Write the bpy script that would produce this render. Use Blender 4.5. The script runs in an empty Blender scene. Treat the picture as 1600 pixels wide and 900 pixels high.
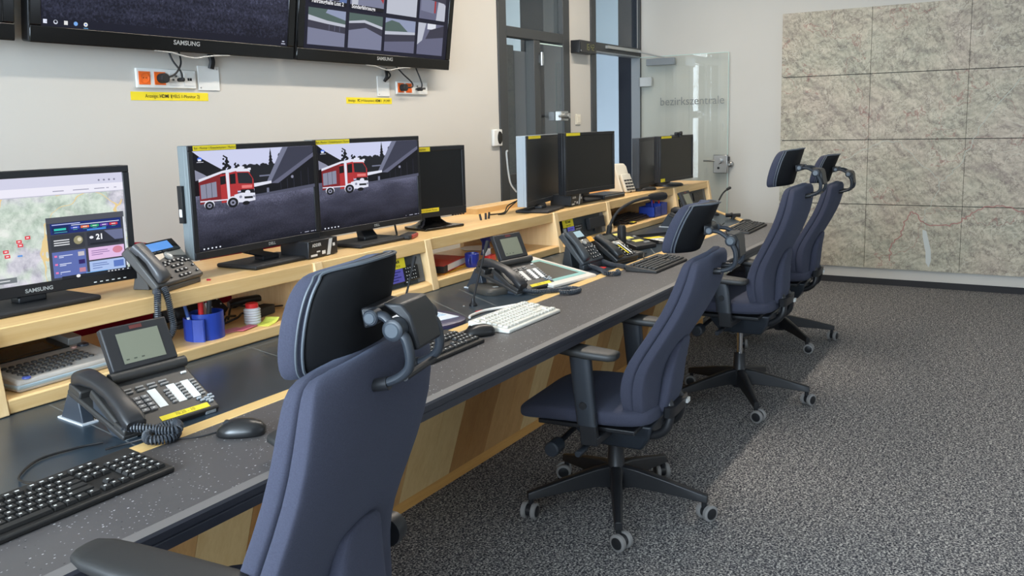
import bpy, bmesh, math, random
from math import sin, cos, pi, radians
from mathutils import Vector, Matrix
random.seed(7)
S = bpy.context.scene
COL = S.collection

# ------------------------------------------------------------------ camera, world, light, exposure
def make_camera():
    cd = bpy.data.cameras.new('camera')
    cd.sensor_width = 36.0
    cd.lens = 1362.93 / 1600 * 36
    cd.shift_y = -60.87 / 1600
    yaw, pit, rol = 0.544501535, -0.142999693, -0.0239514513
    F = Vector((cos(yaw)*cos(pit), sin(yaw)*cos(pit), sin(pit)))
    r = F.cross(Vector((0, 0, 1))).normalized()
    u = r.cross(F)
    r2 = r*cos(rol) + u*sin(rol)
    u2 = -r*sin(rol) + u*cos(rol)
    m = Matrix((r2, u2, -F)).transposed().to_4x4()
    m.translation = (0, 0, 1.42)
    o = bpy.data.objects.new('camera', cd)
    o.matrix_world = m
    COL.objects.link(o)
    S.camera = o
make_camera()
S.view_settings.view_transform = 'Standard'
S.view_settings.look = 'None'
S.view_settings.gamma = 1
S.view_settings.use_curve_mapping = False
S.view_settings.exposure = 0.14
W = bpy.data.worlds.new('world'); S.world = W; W.use_nodes = True
W.node_tree.nodes['Background'].inputs[0].default_value = (0.74, 0.86, 1.0, 1)
W.node_tree.nodes['Background'].inputs[1].default_value = 1.6

def area(name, loc, rot, sx, sy, power, color):
    l = bpy.data.lights.new(name, 'AREA'); l.shape = 'RECTANGLE'; l.size = sx; l.size_y = sy
    l.energy = power; l.color = color
    o = bpy.data.objects.new(name, l); o.location = loc; o.rotation_euler = rot
    COL.objects.link(o); return o
# daylight through the three windows in the wall behind the camera
for wy, pw in ((-2.3, 25), (-0.5, 125), (1.3, 320)):
    area('window_daylight', (-2.75, wy, 1.85), (0, radians(-90), 0), 1.9, 1.5, pw, (0.70, 0.85, 1.0))
# weak fill through an unseen window added to the right wall
area('window_daylight', (4.6, -3.75, 1.85), (radians(90), 0, 0), 3.6, 1.9, 6, (0.90, 0.95, 1.0))
# hall behind the glazed doors: daylight at its window, then two added fills
area('hall_daylight_and_fill', (2.75, 4.4, 1.65), (0, radians(-90), 0), 2.2, 0.95, 45, (0.85, 0.93, 1.0))
area('hall_daylight_and_fill', (10.3, 3.85, 1.7), (0, radians(90), 0), 2.4, 0.6, 70, (0.86, 0.93, 1.0))  # no window here, unseen fill added to brighten the hall
area('hall_daylight_and_fill', (9.0, 4.9, 0.25), (radians(180), 0, 0), 1.5, 0.5, 26, (0.9, 0.95, 1.0))  # unseen upward fill added near the floor to brighten the hall

# ------------------------------------------------------------------ materials
def lin(c):
    return tuple(((v/255)/12.92 if v/255 <= 0.04045 else ((v/255+0.055)/1.055)**2.4) for v in c)
MATS = {}
def P(name, rgb, rough=0.5, metal=0.0, spec=0.5, coat=0.0):
    if name in MATS: return MATS[name]
    m = bpy.data.materials.new(name); m.use_nodes = True
    b = m.node_tree.nodes['Principled BSDF']
    b.inputs['Base Color'].default_value = (*lin(rgb), 1)
    b.inputs['Roughness'].default_value = rough
    b.inputs['Metallic'].default_value = metal
    b.inputs['Specular IOR Level'].default_value = spec
    if coat: b.inputs['Coat Weight'].default_value = coat
    MATS[name] = m; return m
def E(rgb, strength=1.0):
    n = 'screen_%d_%d_%d_%d' % (*[int(v) for v in rgb], int(strength*100))
    if n in MATS: return MATS[n]
    m = bpy.data.materials.new(n); m.use_nodes = True
    b = m.node_tree.nodes['Principled BSDF']
    b.inputs['Base Color'].default_value = (0.01, 0.01, 0.012, 1)
    b.inputs['Roughness'].default_value = 0.4
    b.inputs['Specular IOR Level'].default_value = 0.12
    b.inputs['Emission Color'].default_value = (*lin(rgb), 1)
    b.inputs['Emission Strength'].default_value = strength
    MATS[n] = m; return m
class NT:
    def __init__(s, name, rough=0.6, spec=0.5):
        s.m = bpy.data.materials.new(name); s.m.use_nodes = True
        s.t = s.m.node_tree; s.b = s.t.nodes['Principled BSDF']
        s.b.inputs['Roughness'].default_value = rough
        s.b.inputs['Specular IOR Level'].default_value = spec
        s.co = s.t.nodes.new('ShaderNodeTexCoord'); MATS[name] = s.m
    def n(s, typ, **kw):
        nd = s.t.nodes.new('ShaderNode'+typ)
        for k, v in kw.items():
            if k in nd.inputs: nd.inputs[k].default_value = v
            else: setattr(nd, k, v)
        return nd
    def l(s, a, b): s.t.links.new(a, b)
    def map(s, scale=(1, 1, 1), rot=(0, 0, 0), loc=(0, 0, 0), coord='Object'):
        mp = s.n('Mapping'); mp.inputs['Scale'].default_value = scale
        mp.inputs['Rotation'].default_value = rot; mp.inputs['Location'].default_value = loc
        s.l(s.co.outputs[coord], mp.inputs['Vector']); return mp.outputs[0]
    def noise(s, vec, scale, detail=2, rough=0.5, dist=0.0, out='Fac'):
        nd = s.n('TexNoise'); nd.inputs['Scale'].default_value = scale; nd.inputs['Detail'].default_value = detail
        nd.inputs['Roughness'].default_value = rough; nd.inputs['Distortion'].default_value = dist
        s.l(vec, nd.inputs['Vector']); return nd.outputs[out]
    def ramp(s, fac, stops, interp='LINEAR'):
        r = s.n('ValToRGB'); r.color_ramp.interpolation = interp
        e = r.color_ramp.elements
        while len(e) < len(stops): e.new(0.5)
        for k, (p, c) in enumerate(stops):
            e[k].position = p; e[k].color = (*lin(c), 1)
        s.l(fac, r.inputs['Fac']); return r.outputs['Color']
    def mix(s, a, b, fac, mode='MIX'):
        mx = s.n('Mix'); mx.data_type = 'RGBA'; mx.blend_type = mode
        for sock, v in ((mx.inputs[0], fac), (mx.inputs[6], a), (mx.inputs[7], b)):
            if hasattr(v, 'is_linked'): s.l(v, sock)
            elif isinstance(v, tuple): sock.default_value = (*lin(v), 1)
            else: sock.default_value = v
        return mx.outputs[2]
    def math(s, op, a, b=0.0):
        mt = s.n('Math'); mt.operation = op
        for sock, v in ((mt.inputs[0], a), (mt.inputs[1], b)):
            if hasattr(v, 'is_linked'): s.l(v, sock)
            else: sock.default_value = v
        return mt.outputs[0]
    def base(s, c): s.l(c, s.b.inputs['Base Color']); return s
    def emit(s, c, st=1.0):
        s.b.inputs['Base Color'].default_value = (0.01, 0.01, 0.012, 1)
        s.l(c, s.b.inputs['Emission Color']); s.b.inputs['Emission Strength'].default_value = st; return s
    def bump(s, h, strength=0.2, dist=0.002):
        b = s.n('Bump'); b.inputs['Strength'].default_value = strength; b.inputs['Distance'].default_value = dist
        s.l(h, b.inputs['Height']); s.l(b.outputs[0], s.b.inputs['Normal']); return s

def mk_materials():
    # carpet: salt and pepper pile
    t = NT('carpet_pile', 0.95, 0.1); v = t.map()
    n1 = t.noise(v, 135, 2.5, 0.65, 0.5); n2 = t.noise(v, 40, 2, 0.5)
    f = t.math('ADD', t.math('MULTIPLY', n1, 0.85), t.math('MULTIPLY', n2, 0.15))
    c = t.ramp(f, [(0.36, (40, 40, 45)), (0.46, (78, 78, 83)), (0.53, (126, 124, 122)), (0.62, (196, 192, 186))])
    t.base(c).bump(n1, 0.5, 0.004)
    # wall paint
    for nm, c0, c1 in (('wall_paint', (200, 196, 188), (206, 202, 194)), ('ceiling_paint', (232, 230, 225), (238, 236, 231))):
        t = NT(nm, 0.85, 0.25); v = t.map(); n = t.noise(v, 2.2, 3)
        t.base(t.mix(c0, c1, n)).bump(t.noise(v, 240, 2), 0.06, 0.001)
    # beech wood, grain running along one axis
    def wood(nm, a, b, scale, rough=0.38):
        t = NT(nm, rough, 0.4); v = t.map(scale)
        n1 = t.noise(v, 5.0, 5, 0.6, 0.4); n2 = t.noise(v, 26, 3, 0.6)
        f = t.math('ADD', t.math('MULTIPLY', n1, 0.7), t.math('MULTIPLY', n2, 0.3))
        t.base(t.ramp(f, [(0.32, a), (0.68, b)]))
    wood('beech_along', (222, 178, 116), (238, 202, 144), (0.35, 6, 6))
    wood('beech_upright', (226, 188, 134), (242, 210, 160), (6, 6, 0.5))
    wood('beech_strip', (230, 188, 118), (242, 206, 142), (0.35, 8, 8))
    wood('plank_pale', (220, 182, 124), (236, 204, 148), (5, 5, 0.45))
    wood('plank_mid', (198, 148, 92), (216, 170, 112), (5, 5, 0.45))
    wood('plank_dark', (176, 124, 72), (196, 146, 90), (5, 5, 0.45))
    wood('plinth_wood', (206, 150, 82), (226, 174, 102), (0.4, 6, 6))
    # speckled laminate worktop
    t = NT('speckled_laminate', 0.42, 0.45); v = t.map()
    base = t.mix((77, 75, 76), (93, 89, 88), t.noise(v, 5, 4, 0.6))
    def flecks(scale, thr, rnd):
        vo = t.n('TexVoronoi'); vo.inputs['Scale'].default_value = scale; t.l(t.map((1, 1.5, 1)), vo.inputs['Vector'])
        d = t.math('LESS_THAN', vo.outputs['Distance'], thr)
        sp = t.n('SeparateColor'); t.l(vo.outputs['Color'], sp.inputs[0])
        return t.math('MULTIPLY', d, t.math('GREATER_THAN', sp.outputs[0], rnd))
    c = t.mix(base, (196, 196, 198), flecks(55, 0.13, 0.62))
    c = t.mix(c, (170, 170, 172), flecks(120, 0.2, 0.75))
    c = t.mix(c, (34, 34, 38), flecks(70, 0.14, 0.8))
    t.base(c)
    # dark slate inset panels
    t = NT('slate_panel', 0.3, 0.5); v = t.map()
    t.base(t.mix((36, 48, 58), (50, 63, 74), t.noise(v, 7, 4, 0.65)))
    # chair fabric
    t = NT('navy_fabric', 0.95, 0.15); v = t.map(); n = t.noise(v, 420, 2)
    t.base(t.mix((55, 56, 68), (71, 73, 88), n)).bump(n, 0.35, 0.001)
    t.b.inputs['Sheen Weight'].default_value = 0.08
    t.b.inputs['Sheen Tint'].default_value = (0.6, 0.72, 1.0, 1)
    t = NT('red_fabric', 0.9, 0.15); v = t.map(); n = t.noise(v, 300, 2)
    t.base(t.mix((128, 16, 36), (150, 24, 46), n)).bump(n, 0.3, 0.001)
    # topographic wall map
    t = NT('topographic_print', 0.55, 0.3); v = t.map((1, 1, 1), (0.35, 0, 0))
    w1 = t.noise(v, 1.3, 2, 0.5, 0.0, 'Color')
    vm = t.n('VectorMath', operation='MULTIPLY_ADD'); t.l(w1, vm.inputs[0]); vm.inputs[1].default_value = (0.25, 0.25, 0.25); t.l(v, vm.inputs[2])
    vv = vm.outputs[0]
    def ridge(scale, detail, rough, width):
        nz = t.noise(vv, scale, detail, rough)
        return t.math('MULTIPLY', t.math('MAXIMUM', t.math('SUBTRACT', width, t.math('ABSOLUTE', t.math('SUBTRACT', nz, 0.5))), 0.0), 1/width)
    def shift(vec, d):
        q = t.n('VectorMath', operation='ADD'); t.l(vec, q.inputs[0]); q.inputs[1].default_value = d; return q.outputs[0]
    c = t.ramp(t.noise(v, 1.7, 3, 0.55), [(0.36, (178, 182, 160)), (0.5, (200, 190, 166)), (0.64, (200, 180, 164))])
    hill = t.math('SUBTRACT', t.noise(vv, 6, 7, 0.62), t.noise(shift(vv, (0, 0.014, -0.018)), 6, 7, 0.62))
    c = t.mix(c, t.ramp(t.math('ADD', t.math('MULTIPLY', hill, 2.6), 0.5), [(0.2, (112, 104, 100)), (0.5, (186, 177, 158)), (0.8, (226, 216, 196))]), 0.6)
    c = t.mix(c, (150, 146, 136), t.math('MULTIPLY', t.noise(vv, 90, 2, 0.6), 0.35))
    c = t.mix(c, (92, 80, 78), t.math('MULTIPLY', ridge(3.2, 6, 0.6, 0.012), 0.5))
    c = t.mix(c, (96, 86, 82), t.math('MULTIPLY', ridge(7, 6, 0.62, 0.018), 0.42))
    c = t.mix(c, (110, 100, 92), t.math('MULTIPLY', ridge(15, 4, 0.6, 0.025), 0.35))
    c = t.mix(c, (150, 92, 88), t.math('MULTIPLY', ridge(1.1, 5, 0.6, 0.004), 0.6))
    c = t.mix(c, (208, 202, 184), t.math('MULTIPLY', ridge(2.3, 4, 0.6, 0.007), 0.7))
    t.base(c)
    # shaded relief map on a screen
    t = NT('screen_relief_map', 0.4, 0.2); v = t.map()
    big = t.noise(v, 9, 3, 0.5, 0.6); f = t.noise(v, 26, 6, 0.68, 0.25)
    c = t.ramp(big, [(0.38, (206, 196, 222)), (0.47, (204, 220, 206)), (0.56, (196, 218, 196)), (0.66, (226, 232, 222))])
    c = t.mix(c, t.ramp(f, [(0.36, (112, 122, 118)), (0.5, (196, 204, 198)), (0.64, (240, 242, 238))]), 0.5)
    r_ = t.math('LESS_THAN', t.math('ABSOLUTE', t.math('SUBTRACT', t.noise(v, 5, 3, 0.5, 0.4), 0.5)), 0.0035)
    c = t.mix(c, (232, 206, 148), r_)
    t.emit(c, 0.92)
    # road surface in the displayed photographs: brighter towards its horizon, dark at its lower edge
    def road(nm, scale, z0, z1, dark, light, spread):
        t = NT(nm, 0.35, 0.12); v = t.map()
        sp = t.n('SeparateXYZ'); t.l(t.co.outputs['Object'], sp.inputs[0])
        g = t.n('MapRange'); t.l(sp.outputs['Z'], g.inputs['Value']); g.inputs['From Min'].default_value = z0; g.inputs['From Max'].default_value = z1
        n = t.noise(v, scale, 4, 0.75); big = t.noise(t.map((1, 1, 4)), 5, 3)
        f = t.math('ADD', t.math('MULTIPLY', g.outputs[0], 0.62), t.math('MULTIPLY', t.math('SUBTRACT', big, 0.5), 0.5))
        f = t.math('ADD', f, t.math('MULTIPLY', t.math('SUBTRACT', n, 0.5), spread))
        t.emit(t.ramp(f, [(0.0, dark), (0.35, tuple((p+q)/2.4 for p, q in zip(dark, light))), (0.75, light)]), 0.9)
    road('screen_asphalt', 190, 0.09, 0.31, (13, 13, 24), (140, 142, 172), 0.5)
    road('television_asphalt', 90, 0.04, 0.62, (8, 10, 26), (112, 116, 150), 1.5)
    # clear door glass: sheer with a mirror-like surface
    def glass(nm, tint, ior=1.5):
        m = bpy.data.materials.new(nm); m.use_nodes = True; nt = m.node_tree
        for nd in list(nt.nodes): nt.nodes.remove(nd)
        out = nt.nodes.new('ShaderNodeOutputMaterial'); tr = nt.nodes.new('ShaderNodeBsdfTransparent')
        gl = nt.nodes.new('ShaderNodeBsdfGlossy'); fr = nt.nodes.new('ShaderNodeFresnel'); mx = nt.nodes.new('ShaderNodeMixShader')
        tr.inputs[0].default_value = (*tint, 1); gl.inputs[0].default_value = (1, 1, 1, 1); gl.inputs['Roughness'].default_value = 0.0
        fr.inputs['IOR'].default_value = ior
        ge_ = nt.nodes.new('ShaderNodeNewGeometry'); iv = nt.nodes.new('ShaderNodeMath'); iv.operation = 'SUBTRACT'; iv.inputs[0].default_value = 1.0; ml = nt.nodes.new('ShaderNodeMath'); ml.operation = 'MULTIPLY'   # only the outer face of a pane mirrors
        nt.links.new(ge_.outputs['Backfacing'], iv.inputs[1]); nt.links.new(fr.outputs[0], ml.inputs[0]); nt.links.new(iv.outputs[0], ml.inputs[1]); nt.links.new(ml.outputs[0], mx.inputs[0]); nt.links.new(tr.outputs[0], mx.inputs[1]); nt.links.new(gl.outputs[0], mx.inputs[2])
        nt.links.new(mx.outputs[0], out.inputs[0]); MATS[nm] = m
    glass('door_glass', (0.955, 0.972, 0.965), 1.6); glass('window_glass', (0.96, 0.98, 0.97))
    glass('clear_plastic', (0.86, 0.88, 0.9), 1.3)
mk_materials()
M = MATS
BLK = P('black_plastic', (22, 23, 26), 0.42); MATTE = P('matte_black', (26, 26, 28), 0.65)
GLOSSB = P('gloss_black', (10, 10, 11), 0.12); SLATE = P('slate_plastic', (52, 58, 66), 0.42)
DARKB = P('dark_grey_plastic', (46, 47, 50), 0.5); SCRB = P('unlit_screen', (20, 20, 20), 0.35, 0, 0.4)
GREY = P('grey_plastic', (128, 134, 138), 0.4); SILV = P('silver_plastic', (176, 178, 176), 0.35, 0.3)
STEEL = P('brushed_steel', (178, 178, 176), 0.3, 0.9); CHROME = P('chrome', (210, 212, 215), 0.12, 1.0)
WHITE = P('white_plastic', (226, 226, 222), 0.45); OFFW = P('ivory_plastic', (226, 220, 204), 0.5)
YEL = P('yellow_label', (236, 214, 40), 0.6); YELP = P('pale_yellow_paper', (240, 226, 90), 0.7); INK = P('label_ink', (40, 36, 20), 0.7)
PAPER = P('white_paper', (236, 236, 232), 0.8); BLUEP = P('blue_plastic', (34, 62, 158), 0.4); NAVYP = P('deep_blue_plastic', (26, 40, 120), 0.35)
RED = P('red_plastic', (206, 40, 40), 0.4); ORANGE = P('orange_plastic', (232, 104, 30), 0.45); FRAME = P('anthracite_frame', (58, 60, 61), 0.5)
KEYW = P('key_legend', (225, 225, 222), 0.6); WHEEL = P('grey_wheel', (132, 130, 128), 0.6); RUB = P('cable_rubber', (16, 16, 18), 0.55)
EDGET = P('worktop_bevel', (118, 114, 112), 0.4); EDGES = P('worktop_edge', (52, 53, 60), 0.4)

# ------------------------------------------------------------------ mesh builder
def crom(pts, n=8):
    pts = [Vector(p) for p in pts]; out = []
    q = [2*pts[0]-pts[1]] + pts + [2*pts[-1]-pts[-2]]
    for i in range(1, len(q)-2):
        for k in range(n):
            t = k/n; a, b, c, d = q[i-1], q[i], q[i+1], q[i+2]
            out.append(0.5*((2*b) + (c-a)*t + (2*a-5*b+4*c-d)*t*t + (3*b-a-3*c+d)*t*t*t))
    out.append(pts[-1]); return out
class MB:
    def __init__(s): s.v = []; s.f = []; s.mi = []; s.mats = []
    def m(s, mat):
        if mat not in s.mats: s.mats.append(mat)
        return s.mats.index(mat)
    def face(s, idx, mat): s.f.append(tuple(idx)); s.mi.append(s.m(mat))
    def poly(s, pts, mat):
        k = len(s.v); s.v += [Vector(p) for p in pts]; s.face(range(k, k+len(pts)), mat); return s
    def box(s, a, b, mat, T=None):
        k = len(s.v); (x0, y0, z0), (x1, y1, z1) = a, b
        vs = [Vector(p) for p in ((x0, y0, z0), (x1, y0, z0), (x1, y1, z0), (x0, y1, z0), (x0, y0, z1), (x1, y0, z1), (x1, y1, z1), (x0, y1, z1))]
        if T: vs = [T @ p for p in vs]
        s.v += vs
        for q in ((0, 3, 2, 1), (4, 5, 6, 7), (0, 1, 5, 4), (1, 2, 6, 5), (2, 3, 7, 6), (3, 0, 4, 7)): s.face([k+i for i in q], mat)
        return s
    def cbox(s, c, d, mat, T=None):
        return s.box([c[i]-d[i]/2 for i in range(3)], [c[i]+d[i]/2 for i in range(3)], mat, T)
    def loft(s, rings, mat, caps=True, closed=True):
        k = len(s.v); n = len(rings[0])
        for r in rings: s.v += [Vector(p) for p in r]
        for i in range(len(rings)-1):
            for j in range(n if closed else n-1):
                j2 = (j+1) % n
                s.face((k+i*n+j, k+i*n+j2, k+(i+1)*n+j2, k+(i+1)*n+j), mat)
        if caps:
            s.face(range(k, k+n), mat); s.face(range(k+(len(rings)-1)*n, k+len(rings)*n), mat)
        return s
    def prism(s, pts, vec, mat):
        v = Vector(vec); return s.loft([pts, [Vector(p)+v for p in pts]], mat)
    def frames(s, path):
        path = [Vector(p) for p in path]; T = []
        for i in range(len(path)):
            d = path[min(i+1, len(path)-1)] - path[max(i-1, 0)]; T.append(d.normalized() if d.length > 1e-9 else Vector((0, 0, 1)))
        up = Vector((0, 0, 1)) if abs(T[0].z) < 0.9 else Vector((1, 0, 0))
        N = T[0].cross(up).normalized(); out = []
        for t in T:
            N = (N - t*N.dot(t)).normalized(); out.append((N, t.cross(N)))
        return path, out
    def tube(s, path, r, mat, n=8, flat=1.0):
        path, fr = s.frames(path); rings = []
        for i, (p, (a, b)) in enumerate(zip(path, fr)):
            rr = r[i] if isinstance(r, (list, tuple)) else r
            rings.append([p + a*cos(2*pi*k/n)*rr + b*sin(2*pi*k/n)*rr*flat for k in range(n)])
        return s.loft(rings, mat)
    def cyl(s, p0, p1, r, mat, n=20, r1=None):
        return s.tube([p0, p1], [r, r if r1 is None else r1], mat, n)
    def lathe(s, prof, c, mat, n=24, axis='z'):
        rings = []
        for (r, h) in prof:
            ring = []
            for k in range(n):
                a = 2*pi*k/n; q = (r*cos(a), r*sin(a), h)
                if axis == 'x': q = (h, q[0], q[1])
                if axis == 'y': q = (q[0], h, q[1])
                ring.append(Vector(c)+Vector(q))
            rings.append(ring)
        return s.loft(rings, mat)
    def coil(s, path, R, r, turns, mat, n=6, seg=9):
        path = [Vector(p) for p in path]; L = [0]
        for a, b in zip(path, path[1:]): L.append(L[-1]+(b-a).length)
        N = int(turns*seg); _, fr = s.frames(path); out = []
        for i in range(N+1):
            d = L[-1]*i/N; k = 0
            while k < len(L)-2 and L[k+1] < d: k += 1
            t = (d-L[k])/max(1e-9, L[k+1]-L[k]); p = path[k].lerp(path[k+1], t)
            a = fr[k][0].lerp(fr[k+1][0], t); b = fr[k][1].lerp(fr[k+1][1], t); w = 2*pi*turns*i/N
            out.append(p + a*cos(w)*R + b*sin(w)*R)
        return s.tube(out, r, mat, n)
    def xf(s, T):
        s.v = [T @ p for p in s.v]; return s
    def build(s, name, parent=None, loc=(0, 0, 0), rz=0.0, bevel=0.0, seg=2, smooth=True, angle=0.6, sub=0):
        me = bpy.data.meshes.new(name); me.from_pydata([tuple(p) for p in s.v], [], s.f)
        for mt in s.mats: me.materials.append(mt)
        for p, i in zip(me.polygons, s.mi): p.material_index = i
        bm = bmesh.new(); bm.from_mesh(me); bmesh.ops.recalc_face_normals(bm, faces=bm.faces); bm.to_mesh(me); bm.free()
        if smooth:
            me.polygons.foreach_set('use_smooth', [True]*len(me.polygons)); me.set_sharp_from_angle(angle=angle)
        o = bpy.data.objects.new(name, me); COL.objects.link(o)
        o.location = loc; o.rotation_euler = (0, 0, rz)
        if parent: o.parent = parent
        if bevel:
            b = o.modifiers.new('bevel', 'BEVEL'); b.width = bevel; b.segments = seg; b.limit_method = 'ANGLE'; b.angle_limit = 0.6
            b.harden_normals = False
        if sub:
            d = o.modifiers.new('smooth', 'SUBSURF'); d.levels = d.render_levels = sub
        return o
def tag(o, label, cat, group=None):
    o['label'] = label; o['category'] = cat
    if group: o['group'] = group
    return o
def thing(name, label, cat, loc=(0, 0, 0), rz=0.0, group=None):
    o = bpy.data.objects.new(name, None); COL.objects.link(o); o.empty_display_size = 0.05
    o.location = loc; o.rotation_euler = (0, 0, rz); return tag(o, label, cat, group)
def structure(o): o['kind'] = 'structure'; return o
def copy_tree(o, parent=None):
    c = o.copy(); COL.objects.link(c)
    if parent: c.parent = parent
    for ch in list(o.children): copy_tree(ch, c)
    return c
def ringy(c, U, V, a, b, e=0.55, n=20, curve=0.0):
    """rounded-rectangle ring: half sizes a along U, b along V"""
    c, U, V = Vector(c), Vector(U), Vector(V); out = []
    for k in range(n):
        t = 2*pi*(k+0.5)/n; x = math.copysign(abs(cos(t))**e, cos(t)); y = math.copysign(abs(sin(t))**e, sin(t))
        out.append(c + U*x*a + V*(y*b + curve*x*x))
    return out
def text(name, body, size, mat, parent, origin, xd=(1, 0, 0), yd=(0, 0, 1), align='CENTER', stretch=1.0, bold=0.0, off=0.0006):
    cu = bpy.data.curves.new('t', 'FONT'); cu.body = body; cu.size = size; cu.align_x = align; cu.align_y = 'CENTER'
    cu.resolution_u = 3; cu.offset = bold
    o = bpy.data.objects.new('t', cu); COL.objects.link(o); bpy.context.view_layer.update()
    me = bpy.data.meshes.new_from_object(o.evaluated_get(bpy.context.evaluated_depsgraph_get()))
    bpy.data.objects.remove(o); bpy.data.curves.remove(cu)
    X = Vector(xd).normalized(); Y = Vector(yd).normalized(); Z = X.cross(Y)
    T = Matrix((X, Y, Z)).transposed().to_4x4(); T.translation = Vector(origin)+Z*off
    me.transform(T @ Matrix.Diagonal((stretch, 1, 1, 1)))
    me.materials.clear(); me.materials.append(mat)
    r = bpy.data.objects.new(name, me); COL.objects.link(r)
    if parent: r.parent = parent
    return r
def art(name, parent, o, xd, yd, w, h, polys, step=0.00008):
    """flat picture shown on a screen: polygons in 0..1 coordinates, later ones on top"""
    X = Vector(xd).normalized(); Y = Vector(yd).normalized(); Z = X.cross(Y); b = MB()
    for k, (pts, mat) in enumerate(polys):
        b.poly([Vector(o)+X*(u*w)+Y*(v*h)+Z*(step*(k+1)) for u, v in pts], mat)
    return b.build(name, parent, smooth=False)
def R4(x0, y0, x1, y1): return [(x0, y0), (x1, y0), (x1, y1), (x0, y1)]
def disc(cx, cy, rx, ry, n=14): return [(cx+rx*cos(2*pi*k/n), cy+ry*sin(2*pi*k/n)) for k in range(n)]

# ------------------------------------------------------------------ the room
XF, YW, K = 7.80, 3.262, 0.9657           # far wall, left wall
def wx(x): return x*K
def wz(z): return 1.42+(z-1.42)*K
XB, YR, ZC = -2.6, -3.6, 3.1
structure(MB().box((XB, YR, -0.1), (10.8, 5.6, 0), M['carpet_pile']).build('floor', smooth=False))
structure(MB().box((XB, YR, ZC), (10.8, 5.6, ZC+0.1), M['ceiling_paint']).build('ceiling', smooth=False))
D1 = (wx(5.44), wx(6.553)); D2 = (wx(6.96), XF-0.01)
b = MB(); wp = M['wall_paint']
for x0, x1, z0, z1 in ((XB, D1[0], 0, ZC), (D1[0], D1[1], 2.85, ZC), (D1[1], D2[0], 0, ZC), (D2[0], D2[1], 2.85, ZC)):
    b.box((x0, YW, z0), (x1, YW+0.16, z1), wp)
structure(b.build('wall_left', smooth=False))
structure(MB().box((XF, YR, 0), (XF+0.15, YW+0.035, ZC), wp).build('wall_far', smooth=False))
b = MB(); ys = [YR, -3.1, -1.5, -1.3, 0.3, 0.5, 2.1, YW+0.16]
for i in range(0, 7, 2): b.box((XB-0.15, ys[i], 0), (XB, ys[i+1], ZC), wp)
for i in (1, 3, 5):
    b.box((XB-0.15, ys[i], 0), (XB, ys[i+1], 0.9), wp).box((XB-0.15, ys[i], 2.8), (XB, ys[i+1], ZC), wp)
structure(b.build('wall_back', smooth=False))
b = MB()
b.box((XB, YR-0.15, 0), (2.8, YR, ZC), wp).box((6.4, YR-0.15, 0), (XF+0.15, YR, ZC), wp)
b.box((2.8, YR-0.15, 0), (6.4, YR, 0.9), wp).box((2.8, YR-0.15, 2.8), (6.4, YR, ZC), wp)
structure(b.build('wall_right', smooth=False))
def window(n, along, a0, a1, z0, z1, at, bars):
    b = MB(); w = 0.06; d0, d1 = at
    def bx(p0, p1, q0, q1):
        b.box((d0, p0, q0), (d1, p1, q1), FRAME) if along == 'y' else b.box((p0, d0, q0), (p1, d1, q1), FRAME)
    bx(a0, a0+w, z0, z1); bx(a1-w, a1, z0, z1); bx(a0, a1, z0, z0+w); bx(a0, a1, z1-w, z1)
    for k in range(1, bars): c = a0+(a1-a0)*k/bars; bx(c-w/2, c+w/2, z0, z1)
    bx(a0, a1, z0+(z1-z0)*0.62, z0+(z1-z0)*0.62+w)
    return structure(b.build('window_%d' % n, smooth=False))
window(1, 'y', -3.1, -1.5, 0.9, 2.8, (XB-0.1, XB-0.04), 2)
window(2, 'y', -1.3, 0.3, 0.9, 2.8, (XB-0.1, XB-0.04), 2)
window(3, 'y', 0.5, 2.1, 0.9, 2.8, (XB-0.1, XB-0.04), 2)
window(4, 'x', 2.8, 6.4, 0.9, 2.8, (YR-0.1, YR-0.04), 4)  # unseen window added to the right wall for fill light
structure(MB().box((XF-0.012, YR, 0), (XF, 2.35, 0.052), P('carpet_skirting_shaded', (58, 58, 60), 0.95, 0, 0.1)).build('baseboard_far', smooth=False))  # same carpet, shade along the wall foot put into its darker colour

# hall behind the glazed doors
hl = P('hall_wall_paint', (150, 160, 164), 0.8); hd = P('hall_dark_panel', (44, 48, 54), 0.5); hb = P('hall_pale_blue_paint', (176, 192, 206), 0.8)
structure(MB().box((2.7, 5.3, 0), (10.8, 5.4, ZC), hl).build('wall_hall_back', smooth=False))
structure(MB().box((10.4, YW+0.16, 0), (10.5, 5.4, ZC), hb).build('wall_hall_end', smooth=False))
structure(MB().box((8.05, 3.30, 0), (8.15, 3.60, ZC), P('hall_navy_panel', (22, 32, 48), 0.6)).build('trim_1', smooth=False))
structure(MB().box((7.35, 4.05, 0), (8.3, 4.3, ZC), hd).build('trim_2', smooth=False))
structure(MB().box((6.72, 4.05, 0), (7.2, 4.3, 2.06), hd).build('trim_3', smooth=False))
structure(MB().box((6.56, 4.02, 0), (6.74, 4.2, 2.1), P('hall_stone', (84, 88, 90), 0.7)).build('trim_4', smooth=False))
b = MB(); b.box((2.6, 3.42, 0), (2.7, 5.4, 0.45), hl).box((2.6, 3.42, 2.85), (2.7, 5.4, ZC), hl).box((2.6, 3.42, 0.45), (2.7, 3.75, 2.85), hl).box((2.6, 4.95, 0.45), (2.7, 5.4, 2.85), hl)
structure(b.build('wall_hall_near', smooth=False))
window(5, 'y', 3.75, 4.95, 0.45, 2.85, (2.62, 2.68), 2)

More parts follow.
